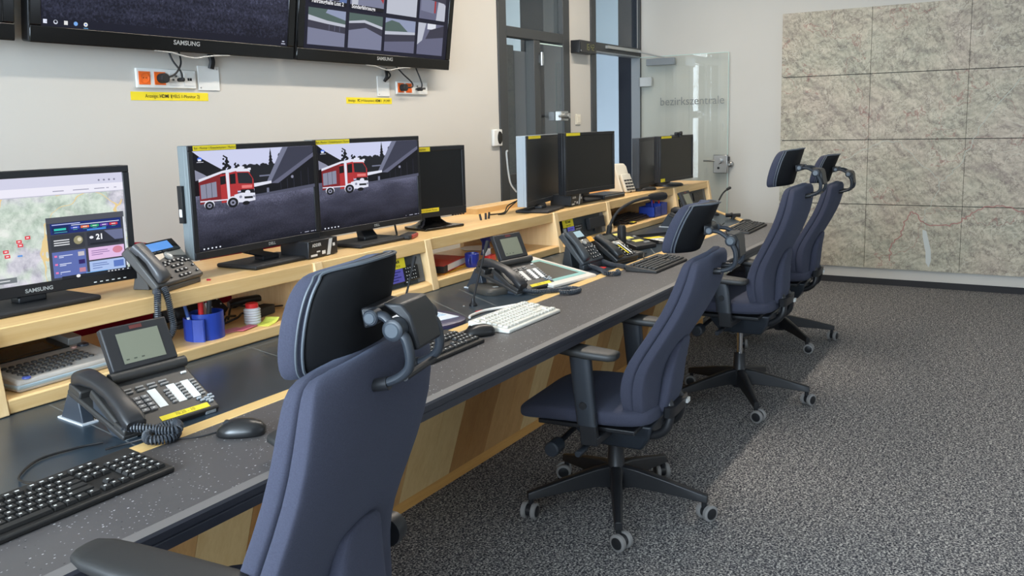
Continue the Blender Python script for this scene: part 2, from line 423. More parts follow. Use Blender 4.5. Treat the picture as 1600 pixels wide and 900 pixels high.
# door 1: glazed screen with a clear glass leaf and a transom light
ya, yb = YW-0.012, YW+0.06
def frame_box(b, x0, x1, z0, z1, y0=ya, y1=yb): b.box((x0, y0, z0), (x1, y1, z1), FRAME)
d1 = bpy.data.objects.new('door_1', None); COL.objects.link(d1); structure(d1)
b = MB(); A0, A1 = D1; xl, xm0, xm1, xr = wx(5.555), wx(5.955), wx(6.05), wx(6.44); t0, t1 = wz(2.05), wz(2.125)
frame_box(b, A0, xl, 0, 2.85); frame_box(b, xr, A1, 0, 2.85, ya, YW+0.165); frame_box(b, xl, xr, t0, t1); frame_box(b, xl, xr, 2.78, 2.85)
frame_box(b, xm0, xm1, 0, t0); frame_box(b, xl, xm0, wz(0.965), wz(1.045)); frame_box(b, xl, xm0, 0, 0.12)
b.build('door_frame', d1, bevel=0.004)
MB().box((xl, YW+0.03, t1), (xr, YW+0.038, 2.78), M['window_glass']).build('transom_glass', d1, smooth=False)
MB().box((xl, YW+0.03, 0.12), (xm0, YW+0.038, t0), M['window_glass']).build('side_glass', d1, smooth=False)
lf = MB().box((xm1+0.012, YW+0.0, 0.01), (xr+0.02, YW+0.009, t0-0.015), M['door_glass']).build('glass_leaf', d1, smooth=False)
ge = P('polished_glass_edge', (196, 222, 214), 0.15)
MB().box((xr+0.012, YW-0.004, 0.01), (xr+0.02, YW+0.0095, t0-0.015), ge).box((xm1+0.012, YW-0.004, t0-0.023), (xr+0.02, YW+0.0095, t0-0.015), ge).build('glass_edge', lf, smooth=False)
hx, hz = wx(6.36), wz(1.47)
b = MB(); b.cbox((hx, YW-0.03, hz), (0.12, 0.055, 0.075), STEEL).cyl((hx, YW-0.05, hz), (hx, YW-0.1, hz), 0.022, STEEL)
b.tube(crom([(hx-0.02, YW-0.085, hz), (hx-0.08, YW-0.095, hz), (hx-0.15, YW-0.085, hz-0.003)]), 0.011, STEEL).cyl((hx+0.03, YW-0.05, hz), (hx+0.03, YW-0.085, hz), 0.018, STEEL)
b.build('door_handle', lf, bevel=0.004)
MB().cyl((wx(6.04), YW-0.03, wz(1.86)), (wx(6.04), YW-0.03, wz(1.96)), 0.014, STEEL).cbox((wx(6.06), YW-0.018, wz(1.91)), (0.05, 0.012, 0.06), STEEL).build('hinge', lf)

# door 2: open glass leaf standing along the far wall
d2 = bpy.data.objects.new('door_2', None); COL.objects.link(d2); structure(d2)
B0, B1 = D2; bl, br = wx(7.06), XF-0.045; u0, u1 = wz(2.03), wz(2.105)
b = MB(); frame_box(b, B0, bl, 0, 2.85); frame_box(b, br, B1, 0, 2.85, ya, YW+0.012); frame_box(b, bl, br, u0, u1); frame_box(b, bl, br, 2.78, 2.85)
b.build('door_frame', d2, bevel=0.004)
b = MB(); frame_box(b, bl+0.0, bl+0.012, 0, u0, YW-0.005, YW+0.07); b.box((br-0.012, YW-0.016, 0), (br, YW+0.07, u0), GREY).box((bl, YW-0.016, u0-0.012), (br, YW+0.07, u0), GREY)
b.build('door_stop', d2, smooth=False)
MB().box((bl, YW+0.03, u1), (br, YW+0.038, 2.78), M['window_glass']).build('transom_glass', d2, smooth=False)
gx = XF-0.075; g0, g1, gz = YW-0.025, 2.40, wz(2.03)-0.01
lf = MB().box((gx, g1, 0.012), (gx+0.01, g0, gz), M['door_glass']).build('glass_leaf', d2, smooth=False)
MB().box((gx-0.0005, g1-0.004, 0.012), (gx+0.0105, g1, gz), ge).box((gx-0.0005, g1, gz-0.004), (gx+0.0105, g0, gz+0.001), ge).build('glass_edge', lf, smooth=False)
MB().cbox((gx-0.03, 3.02, wz(1.965)), (0.045, 0.27, 0.062), GREY).build('door_closer', lf, bevel=0.004)
MB().box((bl+0.18, YW-0.035, u0+0.03), (br-0.03, YW-0.012, u0+0.055), SILV).tube([(br-0.12, YW-0.045, u0+0.035), (gx-0.03, 2.98, wz(2.0))], 0.008, SILV, 6).build('closer_arm', lf)
MB().cbox((gx-0.008, YW-0.09, wz(1.785)), (0.03, 0.11, 0.085), SILV).cyl((gx, YW-0.03, wz(1.74)), (gx, YW-0.03, wz(1.83)), 0.013, SILV).build('hinge', lf, bevel=0.003)
zl = wz(1.0)
b = MB(); b.cbox((gx-0.012, 2.455, zl), (0.035, 0.13, 0.165), STEEL).build('lock_case', lf, bevel=0.006)
b = MB(); b.cyl((gx-0.03, 2.465, zl+0.03), (gx-0.075, 2.465, zl+0.03), 0.028, STEEL).cyl((gx-0.03, 2.47, zl-0.035), (gx-0.034, 2.47, zl-0.035), 0.011, DARKB)
b.tube(crom([(gx-0.06, 2.465, zl+0.03), (gx-0.065, 2.54, zl+0.032), (gx-0.055, 2.6, zl+0.03)]), 0.009, STEEL)
b.lathe([(0.008, 0.0), (0.012, 0.02), (0.026, 0.03), (0.028, 0.05), (0.015, 0.064), (0.0, 0.066)], (gx+0.01, 2.385, zl-0.005), STEEL, 16, 'x')
b.cbox((gx, 2.385, zl+0.045), (0.02, 0.012, 0.04), DARKB)
b.build('door_handle', lf)
text('lettering', 'bezirkszentrale', 0.105, P('glass_lettering', (128, 132, 130), 0.6), lf, (gx-0.001, 2.735, wz(1.588)), (0, -1, 0), (0, 0, 1), stretch=0.95)

# map wall: four rows of printed panels
mp = thing('wall_map', 'large pale topographic map in four rows of panels on the far wall', 'map', (XF, 2.015*K, wz(0.095)))
cw, rh = 0.745*K, 0.5572*K
for r in range(4):
    for c in range(4):
        MB().box((-0.03, -(c+1)*cw+0.0015, r*rh+0.003), (-0.002, -c*cw-0.0015, (r+1)*rh-0.003), M['topographic_print']).build('map_panel', mp, smooth=False)
MB().box((-0.012, -4*cw+0.01, 0.008), (-0.0015, -0.01, 4*rh-0.008), MATTE).build('backing_board', mp, smooth=False)

def map_line(name, pts, w, mat):
    b = MB()
    for p, q in zip(pts, pts[1:]):
        a, c = Vector((-0.0304, -(2.015-p[0])*K, (p[1]-0.095)*K)), Vector((-0.0304, -(2.015-q[0])*K, (q[1]-0.095)*K))
        n = Vector((0, -(c-a).z, (c-a).y)).normalized()*w/2; b.poly([a-n, c-n, c+n, a+n], mat)
    b.build(name, mp, smooth=False)
rn = random.Random(5)
def wander(pts, amp, n=7):
    return [(p.x+rn.uniform(-amp, amp), p.y+rn.uniform(-amp, amp)) for p in crom([(x, y, 0) for x, y in pts], n)]
map_line('district_border', wander([(1.06, 0.16), (1.05, 0.32), (0.98, 0.40), (0.95, 0.53), (0.89, 0.60), (0.81, 0.50), (0.62, 0.49), (0.5, 0.56), (0.38, 0.64), (0.2, 0.66), (0.0, 0.58), (-0.3, 0.52)], 0.012), 0.008, P('border_print', (170, 120, 112), 0.6))
map_line('river', wander([(2.0, 0.75), (1.6, 0.93), (1.3, 1.12), (1.05, 1.19), (0.85, 1.0), (0.70, 0.82), (0.79, 0.60), (0.80, 0.46)], 0.016), 0.005, P('river_print', (182, 184, 170), 0.6))
map_line('river', wander([(0.70, 0.82), (0.55, 1.02), (0.42, 1.30), (0.2, 1.62), (-0.1, 1.9)], 0.016), 0.006, P('river_print', (182, 184, 170), 0.6))
lk = [(0.815, 0.45), (0.785, 0.44), (0.765, 0.36), (0.745, 0.28), (0.74, 0.19), (0.755, 0.13), (0.78, 0.17), (0.785, 0.26), (0.80, 0.33), (0.812, 0.39)]
MB().poly([(-0.0305, -(2.015-y)*K, (z-0.095)*K) for y, z in lk], P('lake_print', (196, 200, 196), 0.6)).build('lake', mp, smooth=False)
# ceiling lights the room has (above the frame)
for i, (x, y) in enumerate([(3.1+1.4*k, 2.1) for k in range(3)]):
    L = thing('ceiling_light', 'long white ceiling lamp above the room', 'lamp', (x, y, ZC), group='ceiling lamps')
    MB().box((-0.69, -0.06, -0.06), (0.69, 0.06, 0), WHITE).build('housing', L, bevel=0.005)
    MB().box((-0.67, -0.045, -0.066), (0.67, 0.045, -0.0605), E((255, 238, 214), 3.0)).build('diffuser', L, smooth=False)
    l = area('lamp_light', (x, y, ZC-0.09), (0, 0, 0), 1.34, 0.09, 23, (1.0, 0.90, 0.78))
    l.parent = L; l.location = (0, 0, -0.09)

# ------------------------------------------------------------------ things on the left wall
def wall_socket(name_label, x0, x1, z0, z1, plugged):
    t = thing('socket_block', name_label, 'socket', (x0, YW, z0))
    w, h = x1-x0, z1-z0
    MB().box((0, -0.012, 0), (w, 0, h), WHITE).build('cover_plate', t, bevel=0.004)
    m = w/4
    for k in range(4):
        cx, cz = m*(k+0.5), h/2; s = m*0.36
        if k < 2:
            p = MB().box((cx-s, -0.0145, cz-s), (cx+s, -0.0122, cz+s), ORANGE).lathe([(0.022, -0.0146), (0.022, -0.0165), (0.019, -0.0165), (0.018, -0.0148)], (cx, 0, cz), ORANGE, 20, 'y')
            p.cyl((cx-0.007, -0.0146, cz), (cx-0.007, -0.016, cz), 0.0022, BLK, 8).cyl((cx+0.007, -0.0146, cz), (cx+0.007, -0.016, cz), 0.0022, BLK, 8).build('socket_insert', t)
        elif k == 2:
            p = MB().box((cx-s, -0.0145, cz-s), (cx+s, -0.0122, cz+s), WHITE)
            for dx, dz in ((-0.012, -0.004), (0.002, 0.012)): p.cyl((cx+dx, -0.0145, cz+dz), (cx+dx, -0.02, cz+dz), 0.005, STEEL, 10).cyl((cx+dx, -0.02, cz+dz), (cx+dx, -0.0205, cz+dz), 0.0035, BLK, 10)
            p.build('aerial_insert', t)
        else:
            MB().box((cx-s, -0.0145, cz-s), (cx+s, -0.0122, cz+s), WHITE).box((cx-0.011, -0.0155, cz-0.006), (cx-0.001, -0.0146, cz+0.006), BLK).box((cx+0.001, -0.0155, cz-0.006), (cx+0.011, -0.0155, cz+0.006), BLK).build('network_insert', t)
    return t, m, h
s1 = (wx(2.457), wx(2.772), wz(1.612), wz(1.697)); s2 = (wx(4.253), wx(4.567), wz(1.613), wz(1.69))
t1_, m1, h1 = wall_socket('white four-gang socket strip with two orange inserts under the wide road-picture television', *s1, 1)
t2_, m2, h2 = wall_socket('white four-gang socket strip with two orange inserts under the camera-picture television', *s2, 0)
def wall_cable(label, plug, path, pr):
    t = thing('power_cable', label, 'cable', plug)
    MB().cyl((0, 0, 0), (0, -0.035, 0), pr, MATTE, 16).build('plug', t, bevel=0.003)
    MB().tube(crom([Vector(p)-Vector(plug) for p in path]), 0.0042, RUB, 7).build('cord', t)
py_ = YW-0.018
px1 = s1[0]+m1*1.5; pz1 = s1[2]+h1/2
wall_cable('black power cable in the second orange socket below the wide television', (px1, py_, pz1), [(px1+0.005, py_-0.03, pz1), (px1+0.05, py_-0.035, pz1+0.02), (px1+0.085, py_-0.03, pz1+0.065), (px1+0.09, py_-0.015, pz1+0.125)], 0.021)
px1b = s1[0]+m1*2.5+0.012
wall_cable('black aerial cable in the third insert below the wide television', (px1b, py_-0.003, pz1-0.004), [(px1b, py_-0.03, pz1-0.004), (px1b-0.01, py_-0.035, pz1+0.03), (px1b-0.035, py_-0.02, pz1+0.075), (px1b-0.05, py_-0.01, pz1+0.125)], 0.009)
px2 = s2[0]+m2*0.5; pz2 = s2[2]+h2/2
wall_cable('black power cable in the first orange socket below the camera television', (px2, py_, pz2), [(px2, py_-0.03, pz2), (px2+0.05, py_-0.04, pz2+0.003), (px2+0.055, py_-0.035, pz2+0.03), (px2-0.01, py_-0.02, pz2+0.08), (px2-0.06, py_-0.008, pz2+0.125)], 0.021)
px2b = s2[0]+m2*2.5
wall_cable('black aerial cable in the third insert below the camera television', (px2b, py_-0.003, pz2-0.006), [(px2b, py_-0.03, pz2-0.006), (px2b, py_-0.035, pz2+0.03), (px2b-0.02, py_-0.01, pz2+0.12)], 0.011)
def cover(label, x0, x1, z0, z1, cx):
    t = thing('cable_cover', label, 'cover plate', (x0, YW, z0)); w, h = x1-x0, z1-z0
    MB().box((0, -0.006, 0), (w, 0, h), WHITE).build('plate', t, bevel=0.002)
    for dx, dz in ((0.012, 0.012), (w-0.012, h-0.012)): MB().cyl((dx, -0.006, dz), (dx, -0.0068, dz), 0.0035, STEEL, 8).build('screw', t)
    return t
cover('blank white cover plate right of the socket strip under the wide television', wx(2.789), wx(2.913), wz(1.607), wz(1.719), 0)
cover('blank white cover plate left of the socket strip under the camera television', wx(4.081), wx(4.192), wz(1.597), wz(1.715), 0)
b = MB().tube(crom([(wx(2.862), YW-0.012, wz(1.775)), (wx(2.864), YW-0.02, wz(1.74)), (wx(2.86), YW-0.013, wz(1.708))]), 0.011, RUB, 8, 1.4)
tag(b.build('cable_bundle'), 'thick black cable bundle entering the blank plate below the wide television', 'cable')
b = MB().tube(crom([(wx(4.16), YW-0.01, wz(1.755)), (wx(4.14), YW-0.03, wz(1.715)), (wx(4.135), YW-0.015, wz(1.685))]), 0.009, RUB, 8, 1.3)
b.tube(crom([(wx(4.165), YW-0.01, wz(1.755)), (wx(4.172), YW-0.03, wz(1.72)), (wx(4.14), YW-0.015, wz(1.685))]), 0.005, RUB, 8)
tag(b.build('cable_bundle'), 'looped black cables entering the blank plate below the camera television', 'cable')
def wall_label(label, x0, x1, zc, h, parts):
    t = thing('wall_label', label, 'label', (x0, YW, zc)); w = x1-x0
    MB().box((0, -0.0012, -h/2), (w, -0.0002, h/2), YEL).build('strip', t, smooth=False)
    for body, u, size, bold, st in parts:
        text('lettering', body, size, INK, t, (w*u, -0.0013, 0), align='CENTER', bold=bold, stretch=st)
wall_label('yellow strip lettered Anzeige: HDMI 1 under the wide television', wx(2.43), wx(2.843), wz(1.577), 0.036, [('Anzeige:', 0.255, 0.021, 0, 0.92), ('HDMI 1', 0.43, 0.021, 0.0005, 0.92), ('(=ELS 1-Monitor 2)', 0.69, 0.021, 0, 0.92)])
wall_label('yellow strip lettered Anzeige: PC under the camera television', wx(3.807), wx(4.214), wz(1.571), 0.034, [('Anzeige:', 0.115, 0.02, 0, 0.92), ('PC', 0.26, 0.02, 0.0005, 0.92), ('(=Videosystem)', 0.45, 0.02, 0, 0.9), ('HDMI 1', 0.695, 0.02, 0.0005, 0.92), ('(PC/MP)', 0.88, 0.02, 0, 0.92)])

# wall clock, light switch, access reader
t = thing('digital_clock', 'black digital wall clock reading 16:42 between the two glazed doors', 'clock', (wx(6.59), YW, wz(1.985)))
cwid, chh = 0.30, 0.1
MB().box((0, -0.085, 0), (cwid, 0, chh), BLK).build('case', t, bevel=0.004)
MB().box((0.008, -0.0862, 0.008), (cwid-0.008, -0.0852, chh-0.008), GLOSSB).build('front_panel', t, smooth=False)
SEG = {'1': 'bc', '6': 'afgedc', '4': 'fgbc', '2': 'abged'}; dg = MB(); dm = E((120, 120, 60), 0.9)
for ch, x0 in (('1', 0.10), ('6', 0.137), ('4', 0.19), ('2', 0.228)):
    w_, h_, q = 0.026, 0.022, 0.0035
    rect = {'a': (0, 2*h_, w_, 2*h_+q), 'g': (0, h_, w_, h_+q), 'd': (0, 0, w_, q), 'f': (0, h_, q, 2*h_+q), 'e': (0, 0, q, h_+q), 'b': (w_-q, h_, w_, 2*h_+q), 'c': (w_-q, 0, w_, h_+q)}
    for sg in SEG[ch]:
        a = rect[sg]; dg.box((x0+a[0], -0.0868, 0.027+a[1]), (x0+a[2], -0.0864, 0.027+a[3]), dm)
for zz in (0.04, 0.058): dg.box((0.176, -0.0868, zz), (0.18, -0.0864, zz+0.004), dm)
dg.build('digits', t, smooth=False)
MB().box((0.012, -0.0868, 0.012), (0.02, -0.0862, 0.024), SILV).build('sensor', t, smooth=False)
t = thing('light_switch', 'white light switch between the two glazed doors', 'switch', (wx(6.7), YW, wz(1.44)))
MB().cbox((0, -0.005, 0), (0.085, 0.01, 0.085), OFFW).build('plate', t, bevel=0.003)
MB().cbox((0, -0.012, 0), (0.055, 0.006, 0.055), OFFW).build('rocker', t, bevel=0.002)
t = thing('access_reader', 'small white access reader with black oval left of the glazed door', 'reader', (wx(5.385), YW, wz(1.32)))
MB().cbox((0, -0.012, 0), (0.11, 0.024, 0.115), WHITE).build('case', t, bevel=0.006)
MB().xf(Matrix()).loft([ringy((0.02, -0.0245, 0), (1, 0, 0), (0, 0, 1), 0.03, 0.045, 1.0, 24), ringy((0.02, -0.029, 0), (1, 0, 0), (0, 0, 1), 0.027, 0.042, 1.0, 24)], GLOSSB).build('sensor_field', t)

# ------------------------------------------------------------------ televisions
def television(label, xl, w, screen):
    w = w*K; h = 0.80*K; tilt = radians(8)
    t = thing('television', label, 'television', (xl*K, YW-0.1, wz(1.766)))
    X = Vector((1, 0, 0)); Y = Vector((0, -sin(tilt), cos(tilt))); Z = X.cross(Y)   # Z faces into the room
    T = Matrix((X, Y, Z)).transposed().to_4x4()
    bz, bb = 0.045, 0.062
    b = MB().box((0, 0, -0.055), (w, h, -0.004), BLK, T).build('casing', t, bevel=0.008)
    fr = MB()
    for q in ((0, 0, w, bb), (0, h-bz, w, h), (0, bb, bz, h-bz), (w-bz, bb, w, h-bz)): fr.box((q[0], q[1], -0.006), (q[2], q[3], 0.004), GLOSSB, T)
    fr.build('bezel', t, bevel=0.004)
    sc = MB().box((bz, bb, -0.006), (w-bz, h-bz, 0), GLOSSB if screen == 'off' else M['television_asphalt'] if screen == 'road' else E((26, 28, 52), 0.5), T).build('screen', t, smooth=False)
    o = T @ Vector((bz, bb, 0)); sw, sh = w-2*bz, h-bz-bb
    text('logo_lettering', 'SAMSUNG', 0.026, SILV, t, T @ Vector((w*0.52, bb*0.62, 0.0042)), X, Y, bold=0.0006, stretch=1.15)
    pts = [T @ Vector((w*u, v, 0.0)) for u, v in ((0.40, 0.0), (0.46, -0.004), (0.52, -0.018), (0.56, -0.021), (0.60, -0.012), (0.66, -0.003), (0.70, 0.0))]
    MB().tube(crom(pts), 0.0035, SILV, 6).build('trim_line', t)
    MB().box((0.3*w, 0.3*h, -0.115), (0.7*w, 0.6*h, -0.055), MATTE, T).build('wall_bracket', t, smooth=False)
    return t, o, X, Y, sw, sh
television('black television almost wholly cut off at the top left corner', 0.545, 1.345, 'off')
tv, o, X, Y, sw, sh = television('wide black television showing dark blue road surface, second from the left', 1.945, 1.362, 'road')
pl = [(R4(0, 0, 1, 0.045), E((14, 16, 34), 0.8))]
for k, (u, cols) in enumerate(((0.012, (230, 235, 255)), (0.045, (210, 215, 230)), (0.078, (225, 225, 225)), (0.11, (120, 170, 235)), (0.143, (235, 235, 230)))):
    pl.append((disc(u, 0.025, 0.007, 0.012, 10) if k in (1, 3, 4) else R4(u-0.006, 0.014, u+0.006, 0.036), E(cols, 0.9)))
pl += [(disc(0.045, 0.027, 0.0045, 0.008, 8), E((14, 16, 34), 0.8)), (disc(0.143, 0.025, 0.003, 0.005, 8), E((70, 120, 220), 0.9)), (R4(0.136, 0.003, 0.151, 0.006), E((120, 190, 240), 0.9)), (R4(0.972, 0.028, 0.984, 0.036), E((200, 205, 225), 0.7)), (R4(0.968, 0.012, 0.989, 0.019), E((200, 205, 225), 0.7)), (R4(0.011, 0.024, 0.019, 0.0255), E((14, 16, 34), 0.8))]
art('taskbar', tv, o, X, Y, sw, sh, pl)
tv, o, X, Y, sw, sh = television('black television showing a grid of surveillance camera pictures', 3.328, 1.347, 'cams')
pl = []
sky, pale, asp, drk, grn, blu = E((150, 160, 190), 0.8), E((196, 200, 214), 0.8), E((104, 106, 132), 0.8), E((58, 58, 74), 0.8), E((84, 104, 100), 0.8), E((96, 118, 172), 0.8)
brick, redc, mid = E((112, 56, 40), 0.8), E((170, 52, 56), 0.8), E((128, 132, 158), 0.8)
cu = [(0.02, 0.245), (0.267, 0.492), (0.512, 0.735), (0.757, 0.965)]; cv = [(0.03, 0.30), (0.335, 0.61), (0.645, 0.92)]
def tile(ci, ri, items):
    (u0, u1), (v0, v1) = cu[ci], cv[ri]
    for pts, mt in items: pl.append(([(u0+(u1-u0)*u, v0+(v1-v0)*v) for u, v in pts], mt))
tile(0, 0, [(R4(0, 0, 1, 1), mid), ([(0, 0.72), (0.5, 0.66), (1, 0.6), (1, 1), (0, 1)], grn), ([(0, 0.66), (0.5, 0.6), (1, 0.56), (1, 0.64), (0.5, 0.69), (0, 0.8)], pale), ([(0, 0.46), (1, 0.38), (1, 0.56), (0.5, 0.6), (0, 0.66)], drk), ([(0.45, 0.9), (1, 0.75), (1, 1), (0.5, 1)], sky)] + [(R4(u, 0.42, u+0.012, 0.58), asp) for u in (0.55, 0.7, 0.84)])
tile(1, 0, [(R4(0, 0, 1, 1), mid), ([(0, 0.72), (0.45, 0.78), (1, 0.66), (1, 1), (0, 1)], grn), ([(0, 0.7), (0.45, 0.76), (1, 0.62), (1, 0.7), (0.45, 0.84), (0, 0.76)], pale), ([(0, 0.5), (0.5, 0.62), (1, 0.42), (1, 0.62), (0.45, 0.76), (0, 0.7)], drk)])
tile(2, 0, [(R4(0, 0, 1, 1), asp), (R4(0, 0.55, 1, 1), sky), ([(0, 0.6), (0, 0.85), (0.2, 0.95), (0.45, 0.9), (0.75, 0.65)], grn), ([(0, 0.5), (1, 0.58), (1, 0.66), (0, 0.6)], pale), ([(0, 0.28), (1, 0.38), (1, 0.58), (0, 0.5)], drk)])
tile(3, 0, [(R4(0, 0, 1, 1), asp), ([(0, 0.3), (0.18, 0.45), (0.3, 1), (0, 1)], pale), ([(0.35, 0.82), (0.68, 0.82), (0.68, 1), (0.35, 1)], E((225, 228, 238), 0.85)), ([(0.3, 0.5), (1, 0.6), (1, 0.98), (0.45, 0.8)], drk)])
tile(0, 1, [(R4(0, 0.1, 1, 1), mid), ([(0.8, 0.1), (1, 0.1), (1, 1), (0.92, 1)], blu), ([(0.62, 0.1), (0.8, 0.14), (0.9, 0.6), (0.72, 0.7)], drk), ([(0.7, 0.66), (0.9, 0.6), (0.96, 0.85), (0.8, 0.98)], pale), ([(0, 0.5), (0.1, 0.2), (0.2, 0.1), (0, 0.1)], blu), (R4(0.1, 0.85, 0.35, 1), drk), (R4(0, 0, 1, 0.11), E((8, 9, 18), 0.8))])
tile(1, 1, [(R4(0, 0.1, 1, 1), mid), ([(0.05, 0.1), (0.22, 0.1), (0.26, 1), (0, 1)], pale), ([(0.3, 0.55), (0.6, 0.62), (0.6, 1), (0.3, 1)], brick), ([(0.62, 0.66), (0.8, 0.7), (0.8, 1), (0.62, 1)], drk), ([(0.82, 0.45), (0.98, 0.25), (1, 0.45), (0.86, 0.62)], redc), (R4(0.82, 0.62, 1, 1), asp), (R4(0, 0, 1, 0.11), E((8, 9, 18), 0.8))])
tile(2, 1, [(R4(0, 0, 1, 1), pale), ([(0, 0.8), (0, 1), (0.3, 1), (0.24, 0.86)], E((170, 168, 140), 0.8)), ([(0.08, 0.62), (0.2, 0.62), (0.14, 0.9)], grn), ([(0.45, 0.78), (0.68, 0.7), (0.66, 0.78), (0.46, 0.84)], drk), ([(0.4, 0.93), (1, 0.75), (1, 1), (0.4, 1)], grn)])
tile(3, 1, [(R4(0, 0, 1, 1), asp), ([(0.05, 0.25), (0.55, 0.2), (0.55, 0.62), (0.05, 0.6)], mid), ([(0.56, 0.22), (0.62, 0.22), (0.62, 0.68), (0.56, 0.66)], redc), ([(0.65, 0), (1, 0), (1, 0.5), (0.72, 0.7)], pale), ([(0, 0.65), (1, 0.55), (1, 1), (0, 1)], drk)])
for c in range(4): tile(c, 2, [(R4(0, 0, 1, 1), asp), (R4(0, 0.5, 1, 1), mid)])
art('camera_pictures', tv, o, X, Y, sw, sh, pl)
for body, u, v in (('Fahrzeughalle Lost 2', cu[0][0]+0.01, 0.35), ('Sonderfahrzeuge', cu[1][0]+0.005, 0.35)):
    text('caption', body, 0.028, E((235, 235, 240), 0.9), tv, o + X*(sw*u) + Y*(sh*v), X, Y, align='LEFT', bold=0.0006, off=0.008)

# ------------------------------------------------------------------ the long control desk
ZD = 0.73; XL = -0.5
desk = thing('control_desk', 'long curved-off control desk with speckled grey worktop, slate panels and slanted wooden front', 'desk', (0, 0, 0))
MB().prism([(XL, 1.315, 0.69), (5.77, 1.315, 0.69), (5.77, 1.642, 0.69), (XL, 1.642, 0.69)], (0, 0, 0.04), M['speckled_laminate']).build('worktop', desk, smooth=False)
prof = [(1.3155, 0.73), (1.291, 0.7275), (1.287, 0.722), (1.287, 0.709), (1.2895, 0.7075), (1.2895, 0.705), (1.287, 0.7035), (1.287, 0.686), (1.3155, 0.686)]
b = MB(); rings = [[(x, y, z) for y, z in prof] for x in (XL, 5.77)]; b.loft(rings, EDGES)
b.mi = [b.m(EDGET) if (i == 0) else mi for i, mi in enumerate(b.mi)]
b.build('front_edge', desk, smooth=False)
MB().prism([(XL, 1.64, 0.69), (5.79, 1.64, 0.69), (5.765, 1.689, 0.69), (XL, 1.689, 0.69)], (0, 0, 0.0415), M['beech_strip']).build('wooden_strip', desk, bevel=0.002)
MB().prism([(5.79, 1.64, 0.69), (6.67, 2.225, 0.69), (6.62, 2.225, 0.69), (5.745, 1.665, 0.69)], (0, 0, 0.0425), M['beech_strip']).build('wooden_strip', desk, bevel=0.002)
MB().prism([(XL, 1.689, 0.69), (5.77, 1.689, 0.69), (6.6, 2.215, 0.69), (6.6, 2.69, 0.69), (XL, 2.69, 0.69)], (0, 0, 0.0385), M['slate_panel']).build('inset_panel', desk, smooth=False)
seam = P('panel_seam', (118, 124, 126), 0.5); b = MB()
def line2(b, p, q, w, z, mat):
    p, q = Vector((*p, z)), Vector((*q, z)); n = Vector((-(q-p).y, (q-p).x, 0)).normalized()*w/2
    b.poly([p-n, q-n, q+n, p+n], mat)
for p, q in (((1.239, 2.16), (1.155, 1.69)), ((2.83, 2.164), (2.535, 1.70)), ((3.0, 2.087), (2.735, 1.70)), ((5.078, 2.16), (4.25, 1.70)), ((5.195, 2.113), (4.73, 1.729)), ((1.9, 2.16), (1.79, 1.70)), ((3.95, 2.16), (3.45, 1.70)), ((1.25, 2.13), (2.5, 2.13))):
    line2(b, p, q, 0.0035, 0.7288, seam)
for x, y in ((1.235, 2.075), (2.72, 1.87), (2.52, 1.95), (2.0, 1.74)): b.lathe([(0.008, 0), (0.006, 0.0025), (0, 0.003)], (x, y, 0.7286), CHROME, 12)
b.build('panel_joint', desk, smooth=False)
b = MB()
edges = [XL, -0.3, -0.1, 0.09, 0.28, 0.47, 0.66, 0.85, 1.04, 1.22, 1.41, 1.6, 1.79, 1.98, 2.16, 2.35, 2.52, 2.666, 2.777, 2.92, 3.07, 3.22, 3.38, 3.54, 3.7, 3.86, 4.02, 4.2, 4.4, 4.6, 4.8, 5.0, 5.2, 5.4, 5.6, 5.75]
pt = [M['plank_pale'], M['plank_mid'], M['plank_dark'], M['plank_dark'], M['plank_pale'], M['plank_mid'], M['plank_pale'], M['plank_dark']]
for i, (x0, x1) in enumerate(zip(edges, edges[1:])):
    b.prism([(x0+0.001, 1.93, 0.06), (x0+0.001, 1.74, 0.69), (x0+0.001, 1.77, 0.69), (x0+0.001, 1.96, 0.06)], (x1-x0-0.002, 0, 0), pt[(i*3+i//4) % 8])
b.build('plank_front', desk, smooth=False)
MB().box((XL, 1.955, 0), (5.78, 1.985, 0.088), M['plinth_wood']).box((XL, 1.932, 0.068), (5.78, 1.956, 0.09), M['plinth_wood']).build('plinth', desk, smooth=False)
MB().box((XL, 2.6, 0), (6.6, 2.66, 0.69), M['beech_along']).build('rear_panel', desk, smooth=False)
# shelf rack on the desk
ZT, ZS = 0.943, 0.768
rack = thing('desk_shelf', 'long light wooden two-level shelf along the back of the control desk', 'shelf', (0, 0, 0))
YF = 2.205
MB().box((XL, YF+0.018, ZT-0.028), (6.6, 2.66, ZT-0.0005), M['beech_along']).build('top_board', rack, bevel=0.004)
boxes = [(0.36, 1.14), (2.264, 2.965), (4.068, 4.769), (5.855, 6.62)]
opens = [(1.14, 2.264), (2.965, 4.068), (4.769, 5.855)]
th = 0.042
for x0, x1 in opens:
    MB().box((x0, YF, ZT-0.05), (x1, YF+0.022, ZT), M['beech_along']).build('fascia', rack, bevel=0.003)
    MB().box((x0, 2.168, 0.7295), (x1, 2.645, ZS), M['beech_along']).build('lower_board', rack, bevel=0.005)
for x0, x1 in boxes:
    for xa in (x0, x1-th):
        b = MB().prism([(xa, 2.16, 0.7295), (xa, 2.198, ZT+0.001), (xa, 2.64, ZT-0.03), (xa, 2.64, 0.7295)], (th, 0, 0), M['beech_upright']); b.build('divider', rack, bevel=0.003)
    MB().prism([(x0+th, 2.194, ZT-0.052), (x0+th, 2.2, ZT), (x0+th, 2.222, ZT), (x0+th, 2.218, ZT-0.052)], (x1-x0-2*th, 0, 0), M['beech_along']).build('fascia', rack, bevel=0.003)
    MB().prism([(x0+th, 2.163, 0.7295), (x0+th, 2.168, 0.755), (x0+th, 2.19, 0.767), (x0+th, 2.24, 0.767), (x0+th, 2.24, 0.7295)], (x1-x0-2*th, 0, 0), M['beech_along']).build('sill', rack, bevel=0.002)
